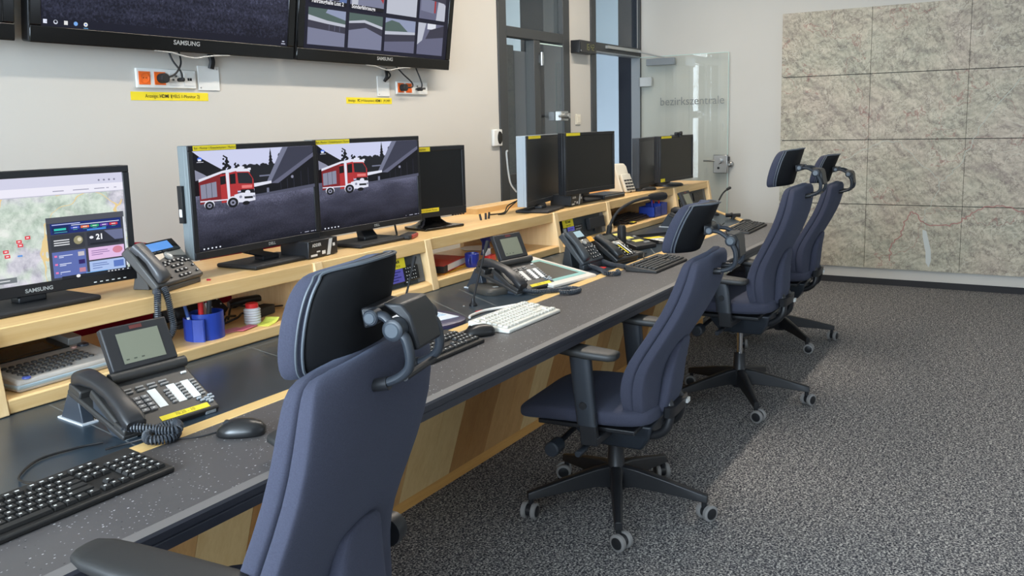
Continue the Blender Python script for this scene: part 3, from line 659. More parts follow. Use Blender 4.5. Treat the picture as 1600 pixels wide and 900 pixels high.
MB().box((3.86, 2.64, 0.735), (6.6, 2.665, ZT+0.03), M['beech_upright']).build('back_panel', rack, smooth=False)
MB().box((3.88, 2.56, ZT-0.0005), (6.6, 2.64, ZT+0.028), M['beech_along']).build('back_ledge', rack, smooth=False)
for x0, x1 in opens:
    b = MB()
    for x in (x0+0.001, x1-0.001):
        s_ = 1 if x < (x0+x1)/2 else -1
        b.cyl((x, YF+0.06, ZT-0.045), (x+s_*0.004, YF+0.06, ZT-0.045), 0.006, DARKB, 10)
    b.build('screw_cap', rack)

# radio consoles set into the closed bays
def console_frame(x0, x1):
    o = Vector((x0, 2.176, 0.764)); X = Vector((1, 0, 0)); Y = Vector((0, 0.045, 0.106)).normalized()
    return o, X, Y, X.cross(Y)
def radio(label, bay, variant):
    x0, x1 = bay[0]+th, bay[1]-th
    t = thing('radio_console', label, 'radio', (x0, 2.19, 0.767)); w = x1-x0
    X = Vector((1, 0, 0)); Y = Vector((0, 0.022, 0.115)).normalized(); Z = X.cross(Y)
    T = Matrix((X, Y, Z)).transposed().to_4x4(); T.translation = (0, 0.012, 0.002)
    H = 0.128
    MB().box((0.002, 0, -0.012), (w-0.002, H, 0), P('console_plate', (54, 60, 64), 0.5), T).build('face_plate', t, smooth=False)
    MB().box((w-0.05, 0.003, 0.0003), (w-0.004, H-0.003, 0.0012), P('console_side', (96, 102, 108), 0.45), T).build('side_strip', t, smooth=False)
    def keys(b, u, v, nx, ny, s, g):
        for i in range(nx):
            for j in range(ny): b.box((u+i*g, v+j*g, 0.016), (u+i*g+s, v+j*g+s*0.8, 0.0185), BLK, T).box((u+i*g+s*0.3, v+j*g+s*0.25, 0.0186), (u+i*g+s*0.75, v+j*g+s*0.6, 0.0188), KEYW, T)
    if variant < 2:
        u = w-0.29 if variant == 0 else 0.06
        b = MB().box((u, 0.018, 0.0005), (u+0.24, 0.08, 0.016), BLK, T); hs = b.build('radio_handset', t, bevel=0.004)
        MB().box((u+0.055, 0.022, 0.0162), (u+0.135, 0.076, 0.0172), E((86, 84, 168), 0.75), T).build('display', hs, smooth=False)
        b = MB()
        for k in range(4): b.box((u+0.063, 0.030+k*0.011, 0.0173), (u+0.063+0.035+0.02*(k % 2), 0.034+k*0.011, 0.0175), E((40, 38, 110), 0.7), T)
        b.build('display_text', hs, smooth=False)
        b = MB(); keys(b, u+0.148, 0.024, 5, 4, 0.0095, 0.0145); b.build('keypad', hs, smooth=False)
        MB().lathe([(0.012, 0), (0.011, 0.014), (0.0, 0.015)], T @ Vector((u+0.022, 0.033, 0.016)), SILV, 14, 'y').box((u+0.004, 0.028, 0.016), (u+0.03, 0.073, 0.021), GREY, T).build('volume_knob', hs)
        lu = u+0.03 if variant == 0 else u+0.005
        lb = MB().box((lu, 0.077, 0.017), (lu+0.125, 0.120, 0.0185), YEL, T).build('yellow_note', t, smooth=False)
        text('lettering', 'Endeck' if variant == 0 else 'ELS and', 0.019, INK, t, T @ Vector((lu+0.062, 0.106, 0.0187)), X, Y, bold=0.0006)
        text('lettering', 'Taste 70.23', 0.012, INK, t, T @ Vector((lu+0.062, 0.087, 0.0187)), X, Y)
        b = MB()
        for q in ((u+0.05, 0.012), (u+0.16, 0.014)): b.box((q[0]-0.012, q[1]-0.01, 0.0005), (q[0]+0.018, q[1]+0.012, 0.006), BLK, T).lathe([(0.006, 0), (0.006, 0.004), (0, 0.005)], T @ Vector((q[0]+0.004, q[1], 0.007)), CHROME, 10)
        b.build('socket', t)
    if variant == 0:
        q = MB().box((w-0.28, -0.03, 0.02), (w-0.18, -0.012, 0.0215), YEL, T); q.build('yellow_note', t, smooth=False)
    if variant == 1:
        b = MB().box((w-0.25, 0.035, 0.006), (w-0.055, 0.1, 0.03), BLK, T).box((w-0.245, 0.04, 0.03), (w-0.06, 0.096, 0.031), MATTE, T).box((w-0.16, 0.01, 0.0005), (w-0.09, 0.035, 0.012), BLK, T)
        b.build('loudspeaker', t, bevel=0.003)
    if variant == 2:
        b = MB().box((0.16, 0.01, 0.001), (0.36, 0.098, 0.012), SLATE, T); b.build('intercom_unit', t, bevel=0.003)
        b = MB().box((0.40, 0.04, 0.0005), (0.58, 0.1, 0.008), BLK, T)
        for u in (0.43, 0.47, 0.52, 0.55): b.lathe([(0.012, 0), (0.01, 0.012), (0, 0.013)], T @ Vector((u, 0.07, 0.008)), SLATE, 12, 'y')
        b.build('knob_panel', t)
        MB().box((0.02, 0.082, 0.002), (0.13, 0.116, 0.0035), YEL, T).box((0.03, 0.062, 0.002), (0.085, 0.082, 0.0035), YEL, T).build('yellow_note', t, smooth=False)
        b = MB()
        for k in range(5): b.box((0.09, 0.0+k*0.016, 0.001), (0.13, 0.012+k*0.016, 0.01), BLK, T).box((0.1, 0.003+k*0.016, 0.0101), (0.106, 0.008+k*0.016, 0.0104), KEYW, T)
        b.build('button_row', t, smooth=False)
    return t
radio('radio console with purple display and keypad behind the headrest of the nearest chair', boxes[1], 0)
radio('radio console with purple display and square black speaker under the middle screens', boxes[2], 1)
radio('radio console with a row of round knobs in the last bay of the shelf', boxes[3], 2)

# ------------------------------------------------------------------ monitors on the shelf
def monitor(label, x, y, zb, w, h, deg, screen='off', base='flat', bc=None, bw=0.30, bd=0.19, notes=(), side=BLK, bezel=0.016, chin=0.026, logo=None, group=None, depth=0.05, brz=None):
    """x, y: left front corner of the panel; deg: turn about the vertical"""
    a = radians(deg); X = Vector((cos(a), sin(a), 0)); Zr = Vector((0, 0, 1)); B = Vector((-sin(a), cos(a), 0))
    c = Vector((x, y, ZT)) + X*(w/2) + B*0.03
    bx, by = bc if bc else (c.x, c.y+0.02)
    t = thing('monitor', label, 'monitor', (bx, by, ZT), group=group)
    T = Matrix((X, B, Zr)).transposed().to_4x4(); T.translation = Vector((x-bx, y-by, zb-ZT))
    MB().box((0, 0.006, 0), (w, 0.022, h), side, T).box((0.0, 0.02, 0.0), (w, depth, h), side, T).box((w*0.2, depth, h*0.2), (w*0.8, depth+0.02, h*0.8), MATTE, T).build('casing', t, bevel=0.003)
    fr = MB()
    for q in ((0, 0, w, chin), (0, h-bezel, w, h), (0, chin, bezel, h-bezel), (w-bezel, chin, w, h-bezel)): fr.box((q[0], 0, q[1]), (q[2], 0.007, q[3]), BLK, T)
    fr.build('bezel', t, bevel=0.002)
    smat = {'off': SCRB, 'truck': M['screen_asphalt'], 'map': M['screen_relief_map']}[screen]
    MB().box((bezel, 0.004, chin), (w-bezel, 0.008, h-bezel), smat, T).build('screen', t, smooth=False)
    rz = a if brz is None else radians(brz)
    nk = c - Vector((bx, by, ZT)); Tb = Matrix.Rotation(rz, 4, 'Z')
    zn = zb-ZT+0.10
    if base == 'flat':
        MB().box((-bw/2, -bd/2, 0), (bw/2, bd/2, 0.015), MATTE, Tb).build('stand_base', t, bevel=0.006)
        MB().loft([[Tb @ Vector((sx*0.04, 0.0+sy*0.022, z)) for sx, sy in ((-1, -1), (1, -1), (1, 1), (-1, 1))] for z in (0.014, 0.03)] + [[nk + X*sx*0.036 + B*(0.022+sy*0.018) + Vector((0, 0, z)) for sx, sy in ((-1, -1), (1, -1), (1, 1), (-1, 1))] for z in (0.05, zn)], BLK).build('stand_neck', t, bevel=0.004)
    elif base == 'flare':
        MB().prism([Tb @ Vector(p) for p in ((-bw/2, -bd/2, 0), (bw/2, -bd/2, 0), (bw*0.42, bd/2, 0), (-bw*0.42, bd/2, 0))], (0, 0, 0.012), GLOSSB).build('stand_base', t, bevel=0.004)
        rr = []
        for z, sx_, sy_ in ((0.01, 0.12, 0.075), (0.022, 0.075, 0.05), (0.04, 0.052, 0.03), (0.07, 0.045, 0.022), (zn, 0.05, 0.02)):
            rr.append(ringy(Vector((0, 0.01, z)), Tb @ Vector((1, 0, 0)), Tb @ Vector((0, 1, 0)), sx_, sy_, 0.6, 16))
        MB().loft(rr, GLOSSB).build('stand_neck', t)
    else:
        MB().lathe([(bw/2, 0), (bw/2, 0.012), (bw/2-0.01, 0.018), (0.03, 0.022), (0, 0.022)], (0, 0, 0), BLK, 32).build('stand_base', t)
        MB().box((-0.035, -0.015, 0.02), (0.035, 0.02, zn), BLK, Tb).build('stand_neck', t, bevel=0.004)
    for (u0, v0, u1, v1, body) in notes:
        MB().box((u0, -0.0012, v0), (u1, -0.0001, v1), YEL, T).build('yellow_note', t, smooth=False)
        if body: text('lettering', body, (v1-v0)*0.62, INK, t, T @ Vector(((u0+u1)/2, -0.0013, (v0+v1)/2)), X, Zr, stretch=1.0)
    if logo: text('logo_lettering', logo[0], logo[3], SILV, t, T @ Vector((logo[1], -0.0003, logo[2])), X, Zr, bold=0.0004, stretch=1.1)
    return t, T, X, bezel, chin, w-2*bezel, h-bezel-chin
# left: relief map
t, T, X, bz, ch, sw, sh = monitor('large monitor showing a shaded relief map, cut off by the left edge of the photo', 1.103, 2.402, 0.979, 0.555, 0.345, -6.5, 'map', bc=(1.362, 2.42), bw=0.30, bd=0.22, bezel=0.02, chin=0.032, logo=('SAMSUNG', 0.265, 0.014, 0.015), brz=-1)
o = T @ Vector((bz, 0.004, ch)); Zr = Vector((0, 0, 1)); k9 = 0.95
pl = [(R4(0, 0.90, 1, 1), E((206, 206, 226), k9)), (R4(0, 0.82, 1, 0.90), E((232, 230, 242), k9)), (R4(0, 0.815, 1, 0.823), E((190, 190, 205), k9))]
for u0, u1 in ((0.60, 0.66), (0.71, 0.80), (0.83, 0.89), (0.90, 0.915), (0.945, 0.96), (0.04, 0.12), (0.2, 0.3)): pl.append((R4(u0, 0.85, u1, 0.858), E((150, 150, 170), k9)))
for u in (0.86, 0.89, 0.92, 0.95): pl.append((disc(u, 0.935, 0.006, 0.01, 8), E((130, 130, 150), k9)))
for u, v in ((0.33, 0.33), (0.335, 0.285), (0.40, 0.41), (0.405, 0.375), (0.445, 0.44), (0.265, 0.30)):
    pl += [(R4(u-0.014, v-0.016, u+0.014, v+0.016), E((222, 62, 72), k9)), (R4(u-0.007, v-0.005, u+0.007, v+0.006), E((245, 225, 228), k9))]
pl += [(R4(0.385, 0.27, 0.41, 0.285), E((90, 150, 220), k9)), (R4(0.25, 0.035, 0.37, 0.085), E((112, 118, 122), k9)), (R4(0.285, 0.055, 0.335, 0.065), E((215, 218, 220), k9))]
x0, x1, y1 = 0.545, 0.985, 0.605
pl += [(R4(x0, 0, x1, y1), E((62, 64, 72), k9)), (R4(x0+0.02, 0.44, x1-0.02, 0.545), E((22, 40, 110), k9)), (R4(x0+0.03, 0.45, 0.665, 0.515), E((16, 34, 84), k9)),
       (R4(x0+0.04, 0.475, 0.65, 0.495), E((52, 200, 180), k9)), (R4(x0+0.04, 0.455, 0.655, 0.459), E((90, 200, 210), k9)), (R4(x0+0.03, 0.528, 0.73, 0.536), E((180, 190, 235), k9)), (R4(0.68, 0.512, 0.955, 0.519), E((215, 220, 240), k9)),
       (R4(x0, 0.55, x1, y1), E((78, 80, 88), k9)), (R4(0.765, 0.445, 0.875, 0.462), E((70, 140, 220), k9))]
for u, c_ in ((0.70, (70, 90, 190)), (0.755, (228, 116, 64)), (0.81, (46, 168, 106)), (0.865, (104, 62, 166)), (0.92, (208, 52, 60))): pl += [(R4(u-0.024, 0.478, u+0.024, 0.502), E(c_, k9)), (R4(u-0.012, 0.487, u+0.012, 0.493), E((235, 235, 240), k9)), (R4(u-0.012, 0.468, u+0.012, 0.472), E((90, 190, 150), k9))]
pl += [(R4(x0+0.015, 0.29, 0.745, 0.43), E((52, 54, 60), k9)), (disc(0.71, 0.365, 0.026, 0.042), E((150, 144, 110), k9)), (disc(0.717, 0.37, 0.012, 0.02), E((214, 206, 180), k9)), (R4(0.76, 0.29, 0.97, 0.43), E((44, 46, 56), k9)), ([(0.86, 0.43), (0.97, 0.43), (0.97, 0.33), (0.92, 0.33)], E((104, 110, 142), k9)), (R4(0.775, 0.3, 0.945, 0.318), E((26, 28, 34), k9)), (disc(0.785, 0.375, 0.012, 0.014, 10), E((230, 232, 240), k9)),
       (R4(x0+0.015, 0.02, 0.745, 0.27), E((92, 108, 172), k9)), (R4(0.76, 0.15, 0.97, 0.27), E((222, 186, 226), k9)), (R4(0.76, 0.02, 0.97, 0.135), E((168, 190, 232), k9)), (disc(0.93, 0.225, 0.03, 0.036), E((206, 130, 150), k9)), (R4(0.90, 0.05, 0.96, 0.115), E((92, 120, 190), k9))]
for v in (0.375, 0.352, 0.33): pl.append((R4(x0+0.03, v, 0.66, v+0.01), E((220, 222, 226), k9)))
for v, u1 in ((0.225, 0.67), (0.21, 0.62), (0.145, 0.66), (0.13, 0.63), (0.065, 0.65), (0.05, 0.6)): pl.append((R4(x0+0.05, v, u1, v+0.008), E((205, 212, 236), k9)))
for v in (0.22, 0.14, 0.06): pl += [(R4(x0+0.025, v, x0+0.04, v+0.018), E((230, 120, 170), k9)), (R4(0.70, v-0.012, 0.735, v+0.03), E((196, 190, 196) if v > 0.2 else (44, 26, 96) if v > 0.1 else (190, 130, 150), k9))]
for v, u1 in ((0.235, 0.87), (0.215, 0.88), (0.195, 0.84), (0.105, 0.86), (0.085, 0.87), (0.06, 0.83)): pl.append((R4(0.775, v, u1, v+0.007), E((140, 110, 160) if v > 0.15 else (90, 110, 170), k9)))
pl += [(R4(0.975, 0.05, 0.985, 0.55), E((212, 216, 226), k9)), (R4(0.735, 0.0, 0.86, 0.035), E((110, 170, 230), k9)), (R4(0.6, -0.0, 1, 0.028), E((30, 32, 38), k9)), (disc(0.69, 0.014, 0.012, 0.016), E((235, 235, 235), k9))]
for u in (0.86, 0.88, 0.9, 0.92, 0.945, 0.975): pl.append((R4(u, 0.01, u+0.01, 0.02), E((215, 218, 224), k9)))
art('map_window', t, o, X, Zr, sw, sh, pl)
text('lettering', '21', 0.022, E((240, 242, 246), k9), t, o+X*(sw*0.825)+Zr*(sh*0.375), X, Zr, off=0.012, bold=0.0008)
b = MB()
for k in range(6): b.box((0.42+k*0.018, -0.001, 0.008), (0.428+k*0.018, 0.0, 0.0105), KEYW, T)
b.build('button_row', t, smooth=False)

# the two wallpaper screens: fire engine in front of a station
def truck_picture(t, o, X, sw, sh):
    k = 0.95
    sky_, dk, dk2, roof, rl, wl_, wh, rd, rd2, gl, gy = (E((200, 204, 232), k), E((18, 18, 21), k), E((28, 30, 35), k), E((56, 58, 74), k), E((112, 116, 138), k), E((12, 12, 17), k), E((220, 222, 236), k), E((172, 48, 50), k), E((124, 32, 36), k), E((34, 36, 42), k), E((134, 136, 156), k))
    pl = [(R4(0, 0.44, 1, 1), sky_), ([(0, 0.44), (0, 0.985), (0.06, 0.93), (0.16, 0.82), (0.27, 0.70), (0.3, 0.44)], dk)]
    # trees
    rn = random.Random(3)
    for u, v0, v1, w_, n_ in ((0.245, 0.68, 0.95, 0.038, 26), (0.325, 0.72, 0.84, 0.03, 14), (0.68, 0.74, 0.94, 0.02, 12)):
        for q in range(n_):
            v_ = v0+(v1-v0)*q/n_; r_ = 0.006+0.013*(1-q/n_)
            pl.append((disc(u+rn.uniform(-1, 1)*w_*(1-0.6*q/n_), v_, r_, r_*1.7, 7), dk))
    for q in range(6): pl.append(([(0.61-0.034*(1-q*0.15), 0.70+0.045*q), (0.61+0.034*(1-q*0.15), 0.705+0.045*q), (0.611, 0.70+0.045*q+0.08)], dk))
    for q in range(30): pl.append((disc(0.38+0.32*q/30, 0.755+rn.uniform(-0.02, 0.03), 0.018, 0.03, 7), dk2))
    pl += [([(0.38, 0.6), (0.38, 0.76), (0.44, 0.79), (0.5, 0.75), (0.56, 0.79), (0.66, 0.76), (0.7, 0.6)], dk2), ([(0.0, 0.64), (0.0, 0.78), (0.06, 0.72), (0.10, 0.67)], gy),
           ([(0.4, 0.47), (0.4, 0.68), (0.6, 0.66), (0.6, 0.47)], dk2), (R4(0.5, 0.625, 0.59, 0.645), rl),
           # station: dark bays, canopy, edge beam
           ([(0.55, 0.40), (0.55, 0.5), (1, 0.96), (1, 0.42)], wl_), ([(0.56, 0.52), (0.72, 1), (1, 1), (1, 0.93), (0.66, 0.53)], roof), ([(0.555, 0.53), (0.7, 0.98), (0.715, 1), (0.765, 1), (0.6, 0.55)], rl), ([(0.6, 0.52), (1, 0.92), (1, 0.86), (0.66, 0.51)], E((96, 98, 120), k)),
           ([(0.45, 0.49), (0.6, 0.52), (0.6, 0.555), (0.45, 0.54)], wh), ([(0.45, 0.36), (0.45, 0.49), (0.6, 0.5), (0.62, 0.40)], wl_), (disc(0.79, 0.585, 0.013, 0.022, 10), gy), (R4(0.555, 0.39, 0.575, 0.46), rl)]
    for u in (0.68, 0.74, 0.8, 0.87, 0.94): pl.append((R4(u, 0.42, u+0.003, 0.43+(u-0.55)*0.7), roof))
    # ground rim then the engine
    pl += [([(0, 0.30), (0, 0.40), (0.5, 0.39), (1, 0.45), (1, 0.40), (0.5, 0.36)], E((78, 80, 98), k)),
           ([(0.02, 0.33), (0.02, 0.63), (0.2, 0.72), (0.2, 0.36)], rd2), ([(0.02, 0.62), (0.02, 0.655), (0.2, 0.745), (0.3, 0.77), (0.42, 0.745), (0.42, 0.70), (0.3, 0.72), (0.2, 0.715)], wh),
           ([(0.03, 0.40), (0.03, 0.58), (0.15, 0.61), (0.15, 0.41)], gy), ([(0.07, 0.405), (0.07, 0.59), (0.073, 0.59), (0.073, 0.405)], dk2), ([(0.11, 0.407), (0.11, 0.60), (0.113, 0.60), (0.113, 0.407)], dk2),
           ([(0.18, 0.32), (0.18, 0.69), (0.31, 0.73), (0.31, 0.32)], rd), ([(0.23, 0.34), (0.225, 0.72), (0.25, 0.725), (0.25, 0.34)], wh), ([(0.18, 0.56), (0.18, 0.67), (0.222, 0.68), (0.222, 0.57)], dk), ([(0.255, 0.56), (0.255, 0.69), (0.30, 0.70), (0.30, 0.56)], dk),
           ([(0.31, 0.46), (0.305, 0.72), (0.41, 0.71), (0.445, 0.60), (0.445, 0.46)], rd), ([(0.32, 0.56), (0.315, 0.705), (0.405, 0.695), (0.435, 0.615), (0.435, 0.54)], gl), ([(0.345, 0.49), (0.345, 0.53), (0.43, 0.525), (0.43, 0.485)], E((222, 120, 118), k)),
           ([(0.335, 0.40), (0.335, 0.475), (0.445, 0.465), (0.445, 0.40)], dk), ([(0.28, 0.31), (0.28, 0.41), (0.34, 0.43), (0.45, 0.41), (0.45, 0.31), (0.36, 0.295)], wh), ([(0.02, 0.36), (0.02, 0.375), (0.24, 0.365), (0.24, 0.35)], wh),
           (disc(0.39, 0.43, 0.022, 0.028, 12), wh), ([(0.36, 0.345), (0.36, 0.375), (0.43, 0.37), (0.43, 0.34)], dk2), (disc(0.33, 0.375, 0.012, 0.02, 8), gy), (disc(0.44, 0.365, 0.008, 0.018, 8), gy)]
    for u, v, r in ((0.085, 0.305, 0.034), (0.265, 0.31, 0.042)):
        pl += [(disc(u, v+0.012, r*1.15, r*1.75, 16), wh), (disc(u, v, r, r*1.6, 16), dk), (disc(u, v, r*0.55, r*0.9, 12), gy), (disc(u, v, r*0.25, r*0.4, 8), dk2)]
    pl += [(disc(0.37, 0.285, 0.03, 0.028, 12), dk), (disc(0.345, 0.77, 0.03, 0.02, 10), wh), (R4(0.4, 0.73, 0.425, 0.76), wh), (disc(0.035, 0.915, 0.018, 0.026, 10), E((70, 110, 215), k)), (R4(0.022, 0.89, 0.044, 0.915), E((235, 238, 250), k)), (R4(0.012, 0.872, 0.062, 0.878), E((220, 222, 235), k))]
    for u in (0.02, 0.05, 0.08, 0.11, 0.14): pl.append((R4(u-0.005, 0.022, u+0.006, 0.036), E((225, 228, 240), k)))
    for u0, u1 in ((0.83, 0.836), (0.87, 0.91), (0.93, 0.96), (0.97, 0.98)): pl.append((R4(u0, 0.024, u1, 0.032), E((170, 172, 190), k)))
    def lift(v): return v if v < 0.2 else min(1.0, 0.42+(v-0.26)*0.765) if v < 0.985 else 1.0
    pl = [([(u, lift(v)) for u, v in p], m_) for p, m_ in pl]
    art('wallpaper_picture', t, o, X, Vector((0, 0, 1)), sw, sh, pl)
GRS = P('grey_casing', (120, 128, 130), 0.45)
dell = dict(base='flat', bw=0.30, bd=0.19, bezel=0.018, chin=0.024, side=GRS)
t, T, X, bz, ch, sw, sh = monitor('monitor with fire engine wallpaper, left one of the two, above the blue pencil cup', 1.842, 2.30, 1.008, 0.593, 0.366, 2.4, 'truck', bc=(2.21, 2.375), notes=((0.02, 0.349, 0.20, 0.365, 'Rot - Monitor 1 Einsatzleitsystem / Monitor'),), logo=('DELL', 0.34, 0.012, 0.014), **dell)
truck_picture(t, T @ Vector((bz, 0.004, ch)), X, sw, sh)
MB().box((-0.012, 0.03, 0.12), (0.0, 0.05, 0.24), BLK, T).box((-0.013, 0.034, 0.14), (-0.0115, 0.046, 0.165), KEYW, T).build('side_clip', t, bevel=0.002)
t, T, X, bz, ch, sw, sh = monitor('monitor with fire engine wallpaper, right one of the two, beside the blank black screen', 2.448, 2.345, 1.003, 0.655, 0.373, 0.0, 'truck', bc=(2.765, 2.375), notes=((0.012, 0.354, 0.20, 0.371, 'Rot - Monitor 2 Einsatzleitsystem / Monitor'),), logo=('DELL', 0.345, 0.012, 0.014), **dell)
truck_picture(t, T @ Vector((bz, 0.004, ch)), X, sw, sh)
t, T, X, *_ = monitor('black switched-off monitor on a flared foot, right of the fire engine screens', 3.03, 2.435, 0.999, 0.455, 0.325, -9.7, 'off', 'flare', bc=(3.30, 2.43), bw=0.25, bd=0.17, bezel=0.02, chin=0.036, notes=((0.10, 0.303, 0.225, 0.323, 'ISE Leitsystem'), (0.09, 0.024, 0.27, 0.042, 'Rot - Monitor 3 / Umwelt Monitor')), depth=0.045)
b = MB()
for k in range(5): b.cbox((0.365+k*0.018, 0.004, -0.003), (0.01, 0.006, 0.006), BLK, T)
b.build('button_row', t, smooth=False)
two = dict(bezel=0.017, chin=0.026)
t, T, X, *_ = monitor('switched-off monitor with a pale grey casing edge, leftmost of the middle pair', 3.97, 2.30, 0.979, 0.663, 0.374, 10.2, 'off', 'flat', bc=(4.16, 2.33), bw=0.29, bd=0.19, side=P('pale_blue_casing', (150, 162, 172), 0.4), notes=((0.03, 0.357, 0.225, 0.372, ''),), depth=0.06, **two)
b = MB().tube(crom([T @ Vector(p) for p in ((-0.02, 0.10, 0.30), (-0.035, 0.1, 0.28), (-0.02, 0.09, 0.14), (0.02, 0.07, 0.08))]), 0.005, SILV, 6)
b.build('cable_loop', t)
monitor('wide switched-off black monitor, right one of the middle pair', 4.31, 2.25, 1.012, 0.57, 0.348, -4, 'off', 'flat', bc=(4.70, 2.37), bw=0.27, bd=0.17, notes=((0.012, 0.331, 0.16, 0.347, ''),), depth=0.05, **two)
monitor('narrow-looking switched-off monitor turned to the right, left one of the far pair', 5.485, 2.30, 0.962, 0.582, 0.339, 8, 'off', 'round', bc=(5.64, 2.375), bw=0.24, depth=0.055, bezel=0.022, chin=0.03, side=SLATE)
t, T, X, *_ = monitor('switched-off monitor with a small webcam on top, right one of the far pair', 5.607, 2.20, 0.993, 0.578, 0.316, -2.5, 'off', 'round', bc=(6.05, 2.33), bw=0.24, depth=0.05, bezel=0.016, chin=0.022, notes=((0.012, 0.3, 0.18, 0.315, ''), (0.0, 0.006, 0.07, 0.028, '')))
cam = thing('webcam', 'black webcam clipped onto the top edge of the far right monitor', 'webcam', T @ Vector((0.33, 0.025, 0.316)) + Vector((6.05, 2.33, ZT)))
MB().cbox((0, -0.01, 0.012), (0.10, 0.022, 0.022), BLK).build('body', cam, bevel=0.005)
MB().cyl((0.012, -0.02, 0.012), (0.012, -0.034, 0.012), 0.016, BLK, 16).cyl((0.012, -0.034, 0.012), (0.012, -0.0355, 0.012), 0.010, GLOSSB, 16).build('lens', cam)
MB().box((-0.02, -0.034, -0.012), (0.02, -0.027, 0.004), BLK).box((-0.02, -0.03, 0.0), (0.02, 0.04, 0.004), BLK).build('clip', cam)

# small boxes on the top shelf
def extender(label, x, y, rz, stripe):
    t = thing('extender_box', label, 'box', (x, y, ZT), rz); w, d, h = 0.175, 0.13, 0.066
    MB().box((0, 0, 0.002), (w, d, h), BLK).build('case', t, bevel=0.003)
    b = MB()
    for px in (0.015, w-0.015):
        for py in (0.015, d-0.015): b.cyl((px, py, 0), (px, py, 0.003), 0.007, RUB, 10)
    b.build('foot', t)
    MB().poly([(w*0.60, -0.0006, 0.004), (w*0.72, -0.0006, 0.004), (w*0.82, -0.0006, h-0.003), (w*0.70, -0.0006, h-0.003)], P('stripe_white', (205, 210, 212), 0.5)).build('stripe', t, smooth=False)
    text('logo_lettering', 'ADDER', 0.016, KEYW, t, (w*0.12, 0, h*0.73), align='LEFT', bold=0.0003)
    b = MB()
    for q in ((0.06, 0.12, 0.28, 0.24), (0.26, 0.32, 0.38, 0.4), (0.44, 0.16, 0.56, 0.36), (0.82, 0.5, 0.9, 0.68)): b.poly([(w*q[0], -0.0006, h*q[1]), (w*q[2], -0.0006, h*q[1]), (w*q[2], -0.0006, h*q[3]), (w*q[0], -0.0006, h*q[3])], KEYW)
    b.build('port', t, smooth=False)
    return t
extender('black extender box with a slanted white stripe between the two fire engine monitors', 2.315, 2.27, radians(6), 0)
extender('black extender box with a slanted white stripe under the middle pair of monitors', 4.40, 2.265, radians(4), 0)
t = thing('card_reader', 'small red and black card reader lying right of the second fire engine monitor', 'device', (2.945, 2.30, ZT), radians(20))
MB().cbox((0, 0, 0.011), (0.115, 0.05, 0.022), MATTE).build('case', t, bevel=0.008)
MB().cbox((0.012, -0.02, 0.01), (0.09, 0.016, 0.019), P('dull_red_plastic', (158, 52, 48), 0.45)).build('red_edge', t, bevel=0.006)
t = thing('flat_box', 'flat black box on the shelf in front of the wide middle monitor', 'device', (4.98, 2.33, ZT), radians(-3))
MB().cbox((0, 0, 0.016), (0.28, 0.15, 0.028), BLK).build('case', t, bevel=0.004)
MB().cbox((0, -0.0755, 0.022), (0.26, 0.002, 0.005), GREY).build('front_strip', t, smooth=False)
t = thing('desk_telephone', 'white upright telephone on the shelf between the middle and the far monitors', 'telephone', (5.42, 2.40, ZT), radians(-12))
MB().loft([[(-0.055, -0.04, 0), (0.075, -0.04, 0), (0.075, 0.07, 0), (-0.055, 0.07, 0)], [(-0.055, 0.02, 0.17), (0.075, 0.02, 0.17), (0.075, 0.075, 0.17), (-0.055, 0.075, 0.17)], [(-0.045, 0.03, 0.19), (0.06, 0.03, 0.19), (0.06, 0.07, 0.19), (-0.045, 0.07, 0.19)]], OFFW).build('case', t, bevel=0.006)
MB().prism([(-0.05, -0.05, 0), (0.06, -0.05, 0.0), (0.05, -0.004, 0.12), (-0.05, -0.004, 0.12)], (0, -0.022, 0.006), OFFW).build('handset', t, bevel=0.007)
b = MB()
for i in range(3):
    for j in range(4): b.cbox((-0.03+i*0.03, -0.068+j*0.0085, 0.022+j*0.02), (0.019, 0.012, 0.01), DARKB)
b.build('keypad', t, smooth=False)
b = MB()
for pth in ([(4.12, 2.46, ZT+0.05), (4.02, 2.44, ZT+0.03), (3.93, 2.42, ZT+0.004), (3.88, 2.43, ZT+0.004)], [(4.2, 2.47, ZT+0.06), (4.05, 2.47, ZT+0.035), (3.97, 2.45, ZT+0.004), (3.85, 2.47, ZT+0.004)]):
    b.tube(crom(pth), 0.0035, RUB, 6)
tag(b.build('cable'), 'black cables trailing over the shelf left of the middle monitors', 'cable')
b = MB().tube(crom([(3.05, 2.46, ZT+0.06), (3.02, 2.43, ZT+0.03), (2.99, 2.40, ZT+0.005), (2.95, 2.38, ZT+0.005)]), 0.0045, RUB, 6)
tag(b.build('cable'), 'short black cable drooping behind the second fire engine monitor', 'cable')
b = MB().tube(crom([(5.40, 2.33, ZT+0.004), (5.46, 2.35, ZT+0.03), (5.50, 2.4, ZT+0.004)]), 0.004, RUB, 6)
tag(b.build('cable'), 'black cable between the white telephone and the far monitors', 'cable')
b = MB()
for k, (mt, dz) in enumerate(((RUB, 0.0), (P('grey_cable', (150, 150, 150), 0.5), 0.008), (RED, 0.014))):
    b.tube(crom([(2.28, 2.50, ZT+0.006+dz), (2.34, 2.54, ZT+0.03+dz), (2.46, 2.53, ZT+0.035+dz), (2.56, 2.55, ZT+0.005+dz)]), 0.0035, mt, 6)
tag(b.build('cable_bundle'), 'tangle of thin cables behind the first fire engine monitor', 'cable')

